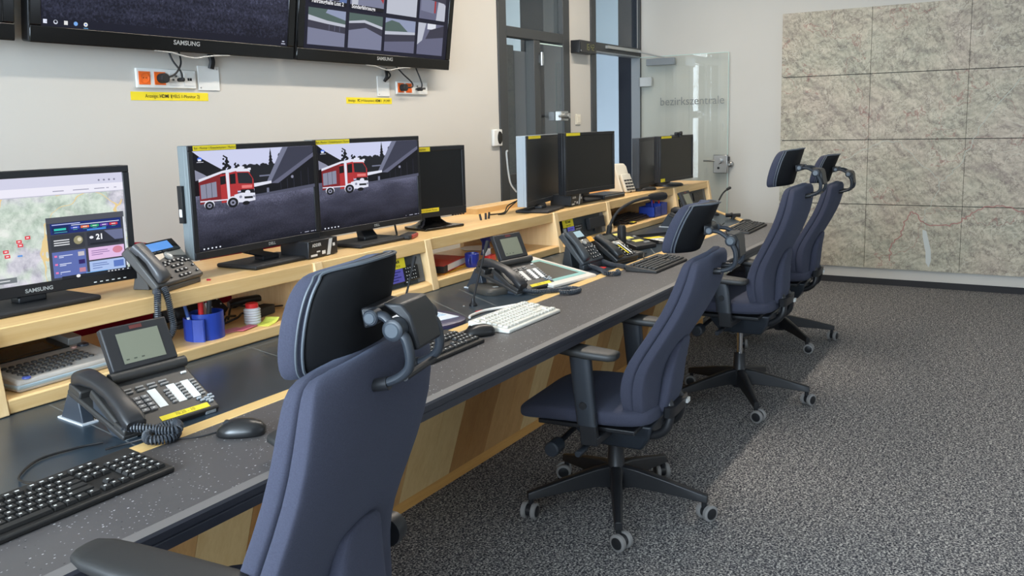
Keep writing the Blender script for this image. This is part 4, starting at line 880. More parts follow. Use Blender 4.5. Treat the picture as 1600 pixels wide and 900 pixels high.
# ------------------------------------------------------------------ equipment on the desk
def adopt(o, parent):
    """make a mesh built in room coordinates a part of a thing"""
    m = Matrix.Translation(parent.location) @ parent.rotation_euler.to_matrix().to_4x4()
    o.data.transform(m.inverted()); o.parent = parent; return o
def coil_cord(parent, pts, turns, R=0.0085, r=0.0026):
    b = MB().coil(crom(pts, 10), R, r, turns, P('cord_grey', (58, 62, 68), 0.45), 5, 8)
    return adopt(b.build('handset_cord'), parent)
def sys_phone(label, x, y, z, deg, note=True, group=None):
    """flip-up display telephone; origin at the middle of the front edge"""
    t = thing('desk_telephone', label, 'telephone', (x, y, z), radians(deg), group)
    BD = P('telephone_body', (50, 49, 48), 0.45); w = 0.25; yb, zb, zf = 0.14, 0.098, 0.014; q_ = 0.63
    Y = Vector((0, yb, zb-zf)).normalized(); X = Vector((1, 0, 0)); Z = X.cross(Y)
    T = Matrix((X, Y, Z)).transposed().to_4x4(); T.translation = (0, 0, zf)
    T = T @ Matrix.Diagonal((1, q_, 1, 1))
    L = 0.26
    MB().box((-w/2, 0, -0.022), (w/2, L, 0), BD, T).build('body', t, bevel=0.005)
    MB().prism([(-w/2+0.0, 0.015, 0.0), (-w/2+0.0, 0.02, 0.008), (-w/2+0.0, 0.135, 0.08), (-w/2, 0.135, 0.05), (-w/2, 0.06, 0.0)], (0.012, 0, 0), SLATE).build('side_rib', t, bevel=0.003)
    MB().prism([(-w/2+0.003, 0.195, 0), (-w/2+0.003, 0.30, 0), (-w/2+0.003, 0.245, 0.088), (-w/2+0.003, 0.215, 0.088)], (0.03, 0, 0), SLATE).build('stand_leg', t, bevel=0.003)
    MB().prism([(w/2-0.03, 0.145, 0), (w/2-0.03, 0.27, 0), (w/2-0.03, 0.18, 0.09), (w/2-0.03, 0.145, 0.085)], (0.025, 0, 0), SLATE).build('stand_leg', t, bevel=0.003)
    for x0 in (-w/2, w/2-0.04): MB().box((x0, 0.003, 0), (x0+0.03, 0.02, 0.011), GREY).build('front_foot', t, bevel=0.002)
    MB().box((-w/2-0.002, 0.188, 0), (-w/2+0.038, 0.305, 0.004), P('pale_foot', (200, 205, 210), 0.4)).build('stand_foot', t, smooth=False)
    # display flap
    hy, hz = yb+0.003, zb+0.010
    MB().cyl((-w/2+0.05, hy, hz), (w/2+0.002, hy, hz), 0.014, BD, 18).build('hinge', t)
    Yd = Vector((0, 0.42, 0.90)).normalized(); Zd = X.cross(Yd); Td = Matrix((X, Yd, Zd)).transposed().to_4x4(); Td.translation = (0, hy, hz)
    d0, d1 = -w/2+0.060, w/2-0.016
    f = MB().box((d0, 0.012, -0.012), (d1, 0.124, 0.01), P('display_frame', (40, 40, 42), 0.5), Td).build('display_panel', t, bevel=0.004)
    MB().box((d0+0.033, 0.026, 0.0102), (d1-0.03, 0.103, 0.011), P('lcd_green_grey', (128, 130, 112), 0.35), Td).build('display', f, smooth=False)
    b = MB().box((d0+0.072, 0.109, 0.0102), (d0+0.105, 0.118, 0.0108), P('dull_red_logo', (104, 50, 46), 0.5), Td)
    for k in range(3): b.box((d0+0.04+k*0.02, 0.034, 0.0111), (d0+0.048+k*0.02, 0.037, 0.0113), P('lcd_dark', (70, 74, 62), 0.5), Td)
    b.build('display_mark', f, smooth=False)
    # keys
    KG = P('key_grey', (142, 140, 138), 0.5)
    b = MB()
    def key(u, v, s=0.012, q=0.007, m=KG): b.box((u, v, 0.0), (u+s, v+q, 0.004), m, T)
    for i in range(4):
        for j in range(2): key(-0.055+i*0.034 if False else -0.062+i*0.031, 0.185+j*0.016, 0.02, 0.007)
    for i in range(3):
        for j in range(4): b.box((-0.078+i*0.0215, 0.075+j*0.022, 0), (-0.061+i*0.0215, 0.091+j*0.022, 0.005), P('key_pale', (120, 120, 122), 0.5), T).box((-0.073+i*0.0215, 0.081+j*0.022, 0.005), (-0.067+i*0.0215, 0.086+j*0.022, 0.0053), KEYW, T)
    for u in (0.026, 0.064, 0.103):
        for j in range(6 if u > 0.03 else 5): key(u, 0.082+j*0.0165, 0.012, 0.008)
    for u, v in ((0.095, 0.05), (0.108, 0.056), (0.108, 0.044), (0.121, 0.05), (0.113, 0.034), (0.09, 0.064), (0.121, 0.066)): key(u-0.006, v-0.002, 0.011, 0.008, P('key_blue_grey', (150, 160, 168), 0.4))
    key(0.098, 0.215, 0.014, 0.008, KEYW)
    b.build('keypad', t, smooth=False)
    b = MB()
    for u in (-0.011, 0.040, 0.079): b.box((u, 0.078, 0.0003), (u+0.022, 0.178, 0.0012), PAPER, T)
    b.build('name_strip', t, smooth=False)
    if note:
        MB().box((-0.03, 0.012, 0.0003), (0.10, 0.036, 0.001), YEL, T).build('yellow_note', t, smooth=False)
        text('lettering', '70.20 - 10', 0.013, P('faded_ink', (150, 134, 40), 0.7), t, T @ Vector((0.035, 0.024, 0.001)), X, Y)
    # handset on its rest
    hx = -w/2+0.02; rr = []; sh = math.atan2(0.072, 0.235)
    Yh = Vector((0, cos(sh), sin(sh))); Th = Matrix((X, Yh, X.cross(Yh))).transposed().to_4x4(); Th.translation = (0, 0.0, 0.012)
    for v, zz, a, c_ in ((-0.005, 0.026, 0.024, 0.012), (0.010, 0.030, 0.027, 0.018), (0.045, 0.043, 0.024, 0.016), (0.10, 0.056, 0.022, 0.013), (0.155, 0.055, 0.022, 0.013), (0.205, 0.045, 0.025, 0.018), (0.232, 0.034, 0.027, 0.021), (0.245, 0.03, 0.02, 0.013)):
        rr.append([Th @ p for p in ringy((hx, v, zz), (1, 0, 0), (0, 0, 1), a, c_, 0.6, 18)])
    MB().loft(rr, P('handset_black', (40, 40, 42), 0.38)).build('handset', t, angle=1.0)
    MB().box((hx-0.027, 0.0, -0.012), (hx+0.03, 0.245, 0.002), BD, Th).build('handset_tray', t, bevel=0.004)
    for v0, v1, zz in ((0.0, 0.045, 0.016), (0.19, 0.243, 0.02)): MB().box((hx-0.026, v0, 0), (hx+0.028, v1, zz), BD, Th).build('handset_rest', t, bevel=0.004)
    return t
def ip_phone(label, x, y, z, deg, slope, lcd, body=None, rise=0.0, w=0.25, L=0.215, note=False):
    """slanted telephone with a curved silver band; origin at the middle of the front edge"""
    t = thing('desk_telephone', label, 'telephone', (x, y, z), radians(deg))
    BD = body or P('ip_phone_grey', (70, 68, 66), 0.45); s = radians(slope)
    X = Vector((1, 0, 0)); Y = Vector((0, cos(s), sin(s))); Z = X.cross(Y); T = Matrix((X, Y, Z)).transposed().to_4x4(); T.translation = (0, 0, 0.022+rise)
    MB().loft([[T @ Vector(p) for p in ((-w/2, 0, -0.02), (w/2, 0, -0.02), (w/2-0.01, L, -0.02), (-w/2+0.01, L, -0.02))], [T @ Vector(p) for p in ((-w/2, 0, 0.004), (w/2, 0, 0.004), (w/2-0.012, L, 0.012), (-w/2+0.012, L, 0.012))]], BD).build('body', t, bevel=0.006)
    zt = (T @ Vector((0, L*0.85, -0.02))).z; yt = (T @ Vector((0, L*0.85, -0.02))).y
    MB().prism([(-w*0.2, yt*0.75, 0), (-w*0.2, yt+0.03, 0), (-w*0.2, yt+0.005, zt), (-w*0.2, yt*0.93, zt*0.9)], (w*0.5, 0, 0), BD).prism([(-w*0.45, 0.004, 0.0), (-w*0.45, 0.03, 0.0), (-w*0.45, 0.03, 0.02+rise), (-w*0.45, 0.004, 0.015+rise)], (w*0.9, 0, 0), BD).build('stand', t, bevel=0.003)
    sl = 0.078                                             # width kept for the handset
    zs = lambda v: 0.004+0.008*v/L
    u0, u1 = -w/2+sl, w/2-0.016
    MB().box((u0-0.008, L*0.69, 0.006), (u1+0.004, L*0.97, zs(L)+0.0014), GLOSSB, T).build('display_surround', t, smooth=False)
    MB().box((u0+0.004, L*0.75, 0.006), (u0+(u1-u0)*0.82, L*0.94, zs(L)+0.0022), lcd, T).build('display', t, smooth=False)
    b = MB(); pts = []
    n = 12
    for k in range(n+1): u = u0-0.008+(u1-u0+0.014)*k/n; pts.append((u, L*(0.56-0.035*cos(2*pi*k/n)), 0))
    poly = [T @ Vector((u, v, zs(v)+0.0012)) for u, v, _ in pts] + [T @ Vector((u1+0.006, L*0.68, zs(L*.68)+0.0012)), T @ Vector((u0-0.008, L*0.68, zs(L*.68)+0.0012))]
    b.poly(poly, P('ip_phone_silver', (176, 168, 156), 0.35, 0.4)); b.build('silver_band', t, smooth=False)
    uc = (u0+u1)/2
    MB().lathe([(0.016, 0), (0.016, 0.004), (0.012, 0.006), (0.009, 0.0045), (0, 0.005)], (0, 0, 0), SILV, 20).xf(T @ Matrix.Translation((uc-0.005, L*0.585, zs(L*.58)+0.001))).build('navigation_button', t)
    b = MB(); KM = P('ip_phone_key', (38, 38, 40), 0.45)
    def key(u, v, s_=0.015, q=0.009): b.box((u-s_/2, v-q/2, 0.004), (u+s_/2, v+q/2, zs(v)+0.0045), KM, T).box((u-0.003, v-0.002, 0.004), (u+0.003, v+0.002, zs(v)+0.0048), KEYW, T)
    for i in range(3):
        for j in range(4): key(uc-0.022+i*0.022, L*0.10+j*0.019)
    for sx in (-1, 1):
        for dv, du in ((0.46, 0.045), (0.40, 0.055), (0.41, 0.034)): key(uc+sx*du, L*dv, 0.013, 0.008)
    for j in range(3): key(u1-0.006, L*0.12+j*0.022, 0.009, 0.006)
    b.box((u0+0.002, L*0.1, 0.004), (u0+0.008, L*0.3, zs(0.03)+0.004), KM, T)
    for k in range(4): b.box((u0+0.004+k*0.028, L*0.70, 0.006), (u0+0.022+k*0.028, L*0.72, zs(L)+0.003), KM, T)
    b.build('keypad', t, smooth=False)
    hx = -w/2+0.034; rr = []
    for v, zz, a, c_ in ((0.012, 0.012, 0.02, 0.008), (0.02, 0.016, 0.026, 0.014), (0.055, 0.021, 0.026, 0.015), (0.11, 0.027, 0.023, 0.011), (0.16, 0.027, 0.024, 0.012), (0.195, 0.024, 0.026, 0.015), (L-0.002, 0.021, 0.021, 0.011)):
        rr.append([T @ p for p in ringy((hx, v*L/0.215, zz), (1, 0, 0), (0, 0, 1), a, c_, 0.6, 18)])
    MB().loft(rr, body or P('ip_handset', (74, 74, 76), 0.36)).build('handset', t, angle=1.0)
    if note: MB().cbox((w/2-0.005, L*0.62, 0.014), (0.045, 0.03, 0.002), P('orange_note_paper', (232, 170, 60), 0.7), T).build('note', t, smooth=False)
    return t
blue_lcd = E((96, 156, 232), 0.95); pale_lcd = E((178, 206, 214), 0.9)
ph1 = sys_phone('black telephone with flip-up display and yellow strip beside the mouse, nearest of its kind', 1.288, 1.725, ZD-0.0015, -5)
ph2 = sys_phone('black telephone with flip-up display between the thin microphone and the white touch panel', 3.11, 1.762, ZD-0.0015, -10)
sys_phone('black telephone half hidden behind the headrest of the second chair, below the last radio bay', 5.46, 1.80, ZD-0.0015, 0, False)
ph_blue = ip_phone('grey telephone with a lit blue display on the shelf beside the relief map monitor', 1.735, 2.24, ZT, 18, 45, blue_lcd, w=0.24, L=0.158)
ph_pale = ip_phone('grey telephone with a pale lit display right of the white touch panel', 3.70, 1.788, ZD-0.0015, -3, 46, pale_lcd, P('ip_phone_slate', (60, 64, 68), 0.42), 0.012, note=True, w=0.20, L=0.185)
ip_phone('dark telephone lying behind the pencil cup under the shelf', 1.96, 2.43, ZS, 8, 38, P('lcd_off', (40, 46, 44), 0.3), MATTE)
ph_dark = ip_phone('dark telephone with yellow and white name strips left of the upright handset stand', 3.92, 1.705, ZD-0.0015, -8, 30, P('lcd_off', (40, 46, 44), 0.3), P('dark_phone_body', (34, 36, 38), 0.4), w=0.2, L=0.19)
MB().box((0.02, 0.035, 0.055), (0.03, 0.125, 0.056), YEL, Matrix.Rotation(radians(30), 4, 'X') @ Matrix.Translation((0, 0.0, -0.024))).build('yellow_strip', ph_dark, smooth=False)
MB().box((0.045, 0.035, 0.055), (0.055, 0.125, 0.056), PAPER, Matrix.Rotation(radians(30), 4, 'X') @ Matrix.Translation((0, 0.0, -0.024))).build('name_strip', ph_dark, smooth=False)
coil_cord(ph_blue, [(1.625, 2.215, ZT+0.012), (1.605, 2.185, ZT+0.005), (1.592, 2.172, ZT-0.03), (1.585, 2.165, ZT-0.09), (1.598, 2.16, ZS+0.062), (1.615, 2.16, ZS+0.056), (1.635, 2.165, ZS+0.08), (1.635, 2.17, ZT-0.06), (1.635, 2.18, ZT-0.01), (1.64, 2.20, ZT+0.02)], 60, 0.0082, 0.0025)
coil_cord(ph1, [(1.165, 1.745, ZD+0.03), (1.20, 1.69, ZD+0.025), (1.235, 1.655, ZD+0.013), (1.20, 1.63, ZD+0.013), (1.165, 1.655, ZD+0.015), (1.19, 1.69, ZD+0.018), (1.24, 1.665, ZD+0.03), (1.215, 1.625, ZD+0.028), (1.185, 1.66, ZD+0.03)], 60, 0.0085, 0.0028)
coil_cord(ph2, [(3.02, 1.80, ZD+0.02), (3.03, 1.73, ZD+0.011), (3.06, 1.685, ZD+0.012), (3.10, 1.655, ZD+0.012), (3.15, 1.63, ZD+0.011), (3.14, 1.585, ZD+0.011), (3.08, 1.59, ZD+0.011), (3.05, 1.63, ZD+0.012)], 62, 0.0085, 0.0026)
coil_cord(ph_pale, [(3.66, 1.83, ZD+0.03), (3.655, 1.76, ZD+0.011), (3.60, 1.70, ZD+0.012), (3.53, 1.645, ZD+0.012), (3.56, 1.60, ZD+0.011), (3.60, 1.62, ZD+0.012)], 52, 0.009, 0.0027)
coil_cord(ph_dark, [(3.80, 1.79, ZD+0.02), (3.76, 1.72, ZD+0.012), (3.74, 1.67, ZD+0.013), (3.72, 1.63, ZD+0.012), (3.76, 1.605, ZD+0.012)], 46, 0.009, 0.0027)

def keyboard(label, x, y, deg, w, d, style):
    t = thing('keyboard', label, 'keyboard', (x, y, ZD), radians(deg))
    CB, KM, LG = {'black': (P('keyboard_black', (30, 29, 28), 0.5), P('keycap_black', (34, 33, 32), 0.55), KEYW), 'white': (P('keyboard_cream', (222, 220, 210), 0.5), P('keycap_cream', (226, 224, 214), 0.5), P('faint_legend', (176, 174, 166), 0.6)), 'dark': (P('keyboard_dark', (48, 46, 44), 0.5), P('keycap_dark', (40, 39, 38), 0.55), P('dull_legend', (130, 128, 124), 0.6))}[style]
    s = math.atan2(0.016, d); Y = Vector((0, cos(s), sin(s))); X = Vector((1, 0, 0)); Z = X.cross(Y); T = Matrix((X, Y, Z)).transposed().to_4x4(); T.translation = (0, 0, 0.013)
    MB().prism([(0, 0, 0), (0, d, 0), (0, d, 0.028), (0, 0, 0.012)], (w, 0, 0), CB).build('case', t, bevel=0.004)
    compact = style == 'white'
    px, py = (w-0.02)/(18.4 if compact else 22.6), (d-0.024)/6.5
    def block(name, rows):
        b = MB()
        for (row, start, widths) in rows:
            u = 0.01+start*px; v = 0.012+row*py+(0.25*py if row == 5 else 0)
            for wd in widths:
                if wd > 0:
                    a, c = (u+0.0012, v+0.001), (u+wd*px-0.0012, v+py-0.0015); q = 0.0022
                    b.loft([[T @ Vector((xx, yy, 0.0)) for xx, yy in ((a[0], a[1]), (c[0], a[1]), (c[0], c[1]), (a[0], c[1]))], [T @ Vector((xx, yy, 0.0065)) for xx, yy in ((a[0]+q, a[1]+q*0.7), (c[0]-q, a[1]+q*0.7), (c[0]-q, c[1]-q), (a[0]+q, c[1]-q))]], KM)
                    if wd < 4:
                        mx, my = a[0]+px*0.32, (a[1]+c[1])/2; g = 0.0026*(1.5 if row == 5 else 1)
                        b.poly([T @ Vector(p) for p in ((mx-g, my-0.0016, 0.0068), (mx+g, my-0.0016, 0.0068), (mx+g, my+0.0022, 0.0068), (mx-g, my+0.0022, 0.0068))], LG)
                u += abs(wd)*px
        b.build(name, t, smooth=False)
    block('function_keys', [(5, 0, [1, -1]+[1]*4+[-.5]+[1]*4+[-.5]+[1]*4)])
    block('letter_keys', [(4, 0, [1]*13+[2]), (3, 0, [1.5]+[1]*12+[1.5]), (2, 0, [1.75]+[1]*11+[2.25]), (1, 0, [1.25]+[1]*11+[2.75]), (0, 0, [1.25, 1.25, 1.25, 6.25, 1.25, 1.25, 1.25, 1.25])])
    s2 = 15.25
    block('navigation_keys', [(5, s2, [1]*3), (4, s2, [1]*3), (3, s2, [1]*3), (1, s2, [-1, 1]), (0, s2, [1]*3)])
    if not compact: block('number_keys', [(4, 18.5, [1]*4), (3, 18.5, [1]*4), (2, 18.5, [1]*4), (1, 18.5, [1]*4), (0, 18.5, [2, 1, 1])])
    return t
kb_near = keyboard('black keyboard with white legends in the bottom left corner beside the single mouse', 0.645, 1.478, 0.6, 0.452, 0.152, 'black')
keyboard('black keyboard with white legends beside the white keyboard, partly behind the nearest chair', 1.84, 1.482, 0.6, 0.435, 0.155, 'black')
kb_white = keyboard('cream white keyboard in the middle of the desk', 2.405, 1.475, 0.0, 0.365, 0.165, 'white')
kb_dark = keyboard('dark grey keyboard left of the second chair headrest', 3.672, 1.46, 0.0, 0.405, 0.155, 'dark')
kb_far = keyboard('black keyboard at the far end of the desk in front of the third chair', 5.17, 1.465, 2.0, 0.455, 0.145, 'dark')
def mouse(label, x, y, deg):
    t = thing('computer_mouse', label, 'mouse', (x, y, ZD), radians(deg)); rr = []
    for z, a, b_ in ((0.0, 0.029, 0.052), (0.005, 0.032, 0.056), (0.016, 0.031, 0.054), (0.027, 0.025, 0.043), (0.034, 0.016, 0.027), (0.037, 0.004, 0.008)):
        rr.append(ringy((0, -0.006*z/0.037, z), (1, 0, 0), (0, 1, 0), a, b_, 0.8, 24))
    MB().loft(rr, P('mouse_black', (30, 30, 31), 0.3)).build('body', t, angle=1.2)
    MB().cyl((-0.004, 0.03, 0.0275), (0.004, 0.03, 0.0275), 0.0085, RUB, 14).build('scroll_wheel', t)
    return t
ms_near = mouse('black mouse on the speckled worktop in front of the nearest telephone', 1.315, 1.533, 35)
mouse('black mouse between the black and the white keyboard', 2.345, 1.555, 55)
mouse('black mouse behind the far keyboard at the end of the desk', 5.62, 1.618, 70)
b = MB().tube(crom([(1.29, 1.575, ZD+0.008), (1.25, 1.60, ZD+0.004), (1.21, 1.64, ZD+0.006), (1.175, 1.66, ZD+0.018), (1.14, 1.70, ZD+0.008), (1.10, 1.72, ZD+0.004)]), 0.0022, RUB, 6)
adopt(b.build('mouse_cable'), ms_near)
b = MB().tube(crom([(0.905, 1.625, ZD+0.02), (0.90, 1.69, ZD+0.012), (0.93, 1.75, ZD+0.004), (1.0, 1.80, ZD+0.003), (1.08, 1.79, ZD+0.003), (1.125, 1.765, ZD+0.004)]), 0.0026, RUB, 6)
adopt(b.build('keyboard_cable'), kb_near)
b = MB().tube(crom([(2.735, 1.645, ZD+0.02), (2.72, 1.70, ZD+0.008), (2.66, 1.735, ZD+0.005), (2.57, 1.735, ZD+0.005), (2.535, 1.72, ZD+0.005)]), 0.005, P('white_cable', (222, 220, 214), 0.5), 8)
adopt(b.build('keyboard_cable'), kb_white)
b = MB().tube(crom([(4.0, 1.62, ZD+0.02), (4.03, 1.67, ZD+0.006), (4.1, 1.70, ZD+0.02), (4.2, 1.73, ZD+0.006), (4.28, 1.76, ZD+0.006)]), 0.0026, RUB, 6)
adopt(b.build('keyboard_cable'), kb_dark)

# touch panel, keypad unit, puck, microphones
t = thing('touch_panel', 'white framed touch panel with turquoise border and yellow strip on the slate panel', 'panel', (3.335, 1.70, ZD-0.0015), radians(-9))
s = radians(8); Y = Vector((0, cos(s), sin(s))); X = Vector((1, 0, 0)); Z = X.cross(Y); T = Matrix((X, Y, Z)).transposed().to_4x4(); T.translation = (0, 0, 0.0)
w, L = 0.32, 0.37
MB().prism([(-w/2, 0, 0), (-w/2, L, 0), (-w/2, L*cos(s), L*sin(s)+0.014), (-w/2, 0, 0.014)], (w, 0, 0), P('panel_cream', (224, 218, 208), 0.45)).build('case', t, bevel=0.004)
T.translation = (0, 0, 0.0145)
MB().box((-w/2+0.03, 0.035, 0), (w/2-0.03, L-0.06, 0.001), P('turquoise_border', (146, 196, 190), 0.4), T).build('border', t, smooth=False)
MB().box((-w/2+0.055, 0.06, 0.0005), (w/2-0.055, L-0.085, 0.0016), P('panel_screen', (116, 112, 104), 0.15), T).build('display', t, smooth=False)
MB().box((-w/2+0.01, L-0.05, 0.0005), (-w/2+0.22, L-0.02, 0.0014), P('pale_yellow_strip', (232, 206, 92), 0.5), T).build('yellow_note', t, smooth=False)
t = thing('keypad_unit', 'white keypad with a green display in a violet-blue housing behind the nearest chair', 'keypad', (2.395, 1.86, ZD-0.0015), radians(-14))
MB().loft([ringy((0, 0, 0), (1, 0, 0), (0, 1, 0), 0.165, 0.15, 0.6, 32), ringy((0, 0, 0.012), (1, 0, 0), (0, 1, 0), 0.165, 0.15, 0.6, 32), ringy((0, 0, 0.018), (1, 0, 0), (0, 1, 0), 0.155, 0.14, 0.6, 32)], P('violet_blue_plastic', (52, 50, 84), 0.4)).build('housing', t, angle=0.8)
MB().box((-0.11, -0.10, 0.0185), (0.12, 0.11, 0.0205), P('keypad_white', (226, 230, 236), 0.45)).build('membrane', t, smooth=False)
MB().box((-0.09, -0.055, 0.0206), (-0.01, 0.03, 0.0212), P('lcd_green', (96, 128, 40), 0.4)).build('display', t, smooth=False)
b = MB(); kb_ = P('keypad_pale_blue', (176, 200, 222), 0.5)
for i in range(4):
    for j in range(5): b.box((0.0+i*0.028, -0.05+j*0.03, 0.0206), (0.022+i*0.028, -0.028+j*0.03, 0.0216), kb_)
for i in range(3): b.box((-0.09+i*0.03, -0.088, 0.0206), (-0.07+i*0.03, -0.072, 0.0216), P('keypad_grey', (180, 186, 194), 0.5))
b.build('keys', t, smooth=False)
t = thing('conference_puck', 'flat dark puck with rounded corners left of the second telephone', 'device', (3.0, 1.935, ZD-0.0015), radians(-24))
MB().loft([ringy((0, 0, z), (1, 0, 0), (0, 1, 0), a, b_, 0.5, 28) for z, a, b_ in ((0, 0.058, 0.088), (0.014, 0.062, 0.092), (0.024, 0.056, 0.086), (0.028, 0.045, 0.075))], P('puck_grey', (66, 64, 60), 0.5)).build('body', t, angle=0.9)
MB().cbox((0.0, -0.052, 0.029), (0.022, 0.014, 0.003), SILV).build('button', t, bevel=0.001)
MB().loft([ringy((0, 0.02, 0.0275), (1, 0, 0), (0, 1, 0), 0.038, 0.048, 0.8, 24), ringy((0, 0.02, 0.0295), (1, 0, 0), (0, 1, 0), 0.035, 0.045, 0.8, 24)], P('puck_dark', (54, 53, 50), 0.6)).build('speaker_field', t)
def thin_mic(label, p, top, bend):
    t = thing('stem_microphone', label, 'microphone', p)
    MB().lathe([(0.016, 0), (0.016, 0.006), (0.009, 0.014), (0.0055, 0.03), (0, 0.031)], (0, 0, 0), BLK, 16).build('socket', t)
    d = Vector(top)-Vector(p); m_ = d*0.5+Vector(bend)
    path = crom([(0, 0, 0.02), m_, d])
    n = len(path); MB().tube(path, [0.0042 if i < n*0.78 else 0.008 for i in range(n)], MATTE, 10).build('stem', t)
    return t
thin_mic('thin black stem microphone rising from a yellow note behind the nearest chair', (2.535, 2.02, ZD-0.0015), (2.63, 2.03, 0.925), (0.0, 0, 0))
thin_mic('thin black stem microphone left of the second telephone, leaning to the right', (2.74, 1.84, ZD-0.0015), (2.87, 1.85, 0.962), (-0.008, 0, 0))
def note(label, x, y, z, deg, w, d, mat, name='sticky_note', curl=0.0):
    b = MB(); n = 6
    for i in range(n):
        x0, x1 = -w/2+w*i/n, -w/2+w*(i+1)/n; c = lambda q: 0.0006+curl*max(0, (q/w))**2*4
        b.loft([[(x0, -d/2, c(x0)), (x1, -d/2, c(x1)), (x1, d/2, c(x1)), (x0, d/2, c(x0))], [(x0, -d/2, c(x0)+0.0012), (x1, -d/2, c(x1)+0.0012), (x1, d/2, c(x1)+0.0012), (x0, d/2, c(x0)+0.0012)]], mat)
    return tag(b.build(name, None, (x, y, z), radians(deg), smooth=False), label, 'paper note')
note('yellow note at the foot of the stem microphone behind the nearest chair', 2.585, 2.015, ZD-0.0015, -20, 0.10, 0.075, YEL)
note('small red note beside the white keyboard cable', 2.665, 1.755, ZD-0.0015, -10, 0.035, 0.03, RED)
note('small red tag under the coiled cord right of the touch panel', 3.72, 1.765, ZD-0.0015, 10, 0.06, 0.05, RED)
note('small white slip on the slate panel behind the nearest chair headrest', 1.925, 1.945, ZD-0.0015, -25, 0.075, 0.03, PAPER)

t = thing('microphone_console', 'black wedge microphone console with yellow labels and foam-tipped gooseneck', 'microphone', (4.385, 1.80, ZD-0.0015), radians(-16))
MB().prism([(-0.085, 0, 0), (-0.085, 0.25, 0), (-0.085, 0.25, 0.07), (-0.085, 0.235, 0.075), (-0.085, 0, 0.022)], (0.17, 0, 0), BLK).build('case', t, bevel=0.004)
s = math.atan2(0.053, 0.235); Y = Vector((0, cos(s), sin(s))); X = Vector((1, 0, 0)); Z = X.cross(Y); T = Matrix((X, Y, Z)).transposed().to_4x4(); T.translation = (0, 0, 0.0222)
b = MB()
for q in ((-0.06, 0.185, 0.03, 0.215), (-0.045, 0.115, 0.03, 0.15), (-0.025, 0.06, 0.05, 0.09)): b.box((q[0], q[1], 0), (q[2], q[3], 0.001), P('pale_yellow_label', (226, 214, 110), 0.6), T)
b.build('yellow_label', t, smooth=False)
b = MB()
for u, v in ((-0.05, 0.165), (-0.03, 0.165), (0.05, 0.13), (-0.04, 0.095), (0.03, 0.035), (0.055, 0.035)): b.box((u-0.008, v-0.008, 0), (u+0.008, v+0.008, 0.005), P('console_button', (150, 150, 148), 0.5), T)
b.build('button', t, smooth=False)
path = crom([(-0.055, 0.225, 0.07), (-0.045, 0.215, 0.13), (-0.005, 0.19, 0.20), (0.09, 0.16, 0.245), (0.20, 0.13, 0.262), (0.24, 0.12, 0.262)]); n = len(path)
MB().tube(path, [0.015 if i < n*0.16 else 0.0085 for i in range(n)], MATTE, 12).build('gooseneck', t)
MB().lathe([(0.0, -0.01), (0.012, -0.008), (0.018, 0.01), (0.021, 0.04), (0.023, 0.09), (0.019, 0.108), (0.008, 0.118), (0, 0.119)], (0, 0, 0), P('foam_black', (20, 20, 22), 0.95), 18, 'x').xf(Matrix.Translation((0.195, 0.131, 0.262)) @ Matrix.Rotation(radians(-15), 4, 'Z')).build('foam_tip', t)
t = thing('handset_stand', 'upright black L-shaped stand left of the microphone console', 'stand', (4.12, 1.83, ZD-0.0015), radians(-16))
MB().loft([ringy((0, 0.0, z), (1, 0, 0), (0, 1, 0), a, b_, 0.5, 20) for z, a, b_ in ((0, 0.03, 0.032), (0.03, 0.022, 0.026), (0.06, 0.019, 0.02), (0.15, 0.019, 0.018), (0.158, 0.014, 0.012))], MATTE).build('post', t, angle=0.9)
MB().loft([ringy((0.01, -0.06, z), (1, 0, 0), (0, 1, 0), a, b_, 0.45, 20) for z, a, b_ in ((0, 0.034, 0.065), (0.022, 0.034, 0.065), (0.028, 0.028, 0.058))], P('stand_grey', (50, 50, 48), 0.45)).build('foot', t, angle=0.9)
MB().cbox((0.0205, 0.0, 0.09), (0.002, 0.016, 0.05), P('tag_tan', (170, 150, 90), 0.6)).build('tag', t, smooth=False)
t = thing('document_tray', 'open black tray with a yellow label and white notes left of the second headrest', 'tray', (4.80, 1.85, ZD-0.0015), radians(-30))
MB().box((-0.17, -0.14, 0), (0.17, 0.14, 0.004), MATTE).box((-0.17, -0.14, 0), (-0.163, 0.14, 0.02), MATTE).box((0.163, -0.14, 0), (0.17, 0.14, 0.02), MATTE).box((-0.17, 0.133, 0), (0.17, 0.14, 0.02), MATTE).build('tray', t, bevel=0.001)
MB().box((-0.15, 0.04, 0.0045), (0.02, 0.09, 0.006), YEL).build('yellow_note', t, smooth=False)
MB().box((-0.10, -0.12, 0.0045), (0.12, 0.03, 0.006), PAPER).build('paper', t, smooth=False)
b = MB()
for k in range(7): b.box((-0.085+0.02*(k % 2), -0.105+k*0.018, 0.0062), (0.07-0.02*(k % 3), -0.099+k*0.018, 0.0065), INK)
b.build('writing', t, smooth=False)
t = thing('star_knob', 'black four-armed star knob on the diagonal wooden strip at the desk end', 'knob', (5.94, 1.80, ZD+0.0))
b = MB().cyl((0, 0, 0), (0, 0, 0.018), 0.014, BLK, 14)
for k in range(4): a = k*pi/2+0.5; b.tube([(0, 0, 0.024), (0.05*cos(a), 0.05*sin(a), 0.024)], [0.012, 0.014], BLK, 10)
b.build('knob', t)
t = thing('gooseneck_microphone', 'thin black gooseneck microphone at the far desk end in front of the glass door leaf', 'microphone', (6.13, 1.99, ZD-0.0015))
MB().lathe([(0.03, 0), (0.03, 0.012), (0.012, 0.022), (0, 0.022)], (0, 0, 0), BLK, 18).build('base', t)
path = crom([(0, 0, 0.015), (0.03, -0.005, 0.07), (0.13, -0.01, 0.14), (0.22, -0.02, 0.17), (0.27, -0.025, 0.178)]); n = len(path)
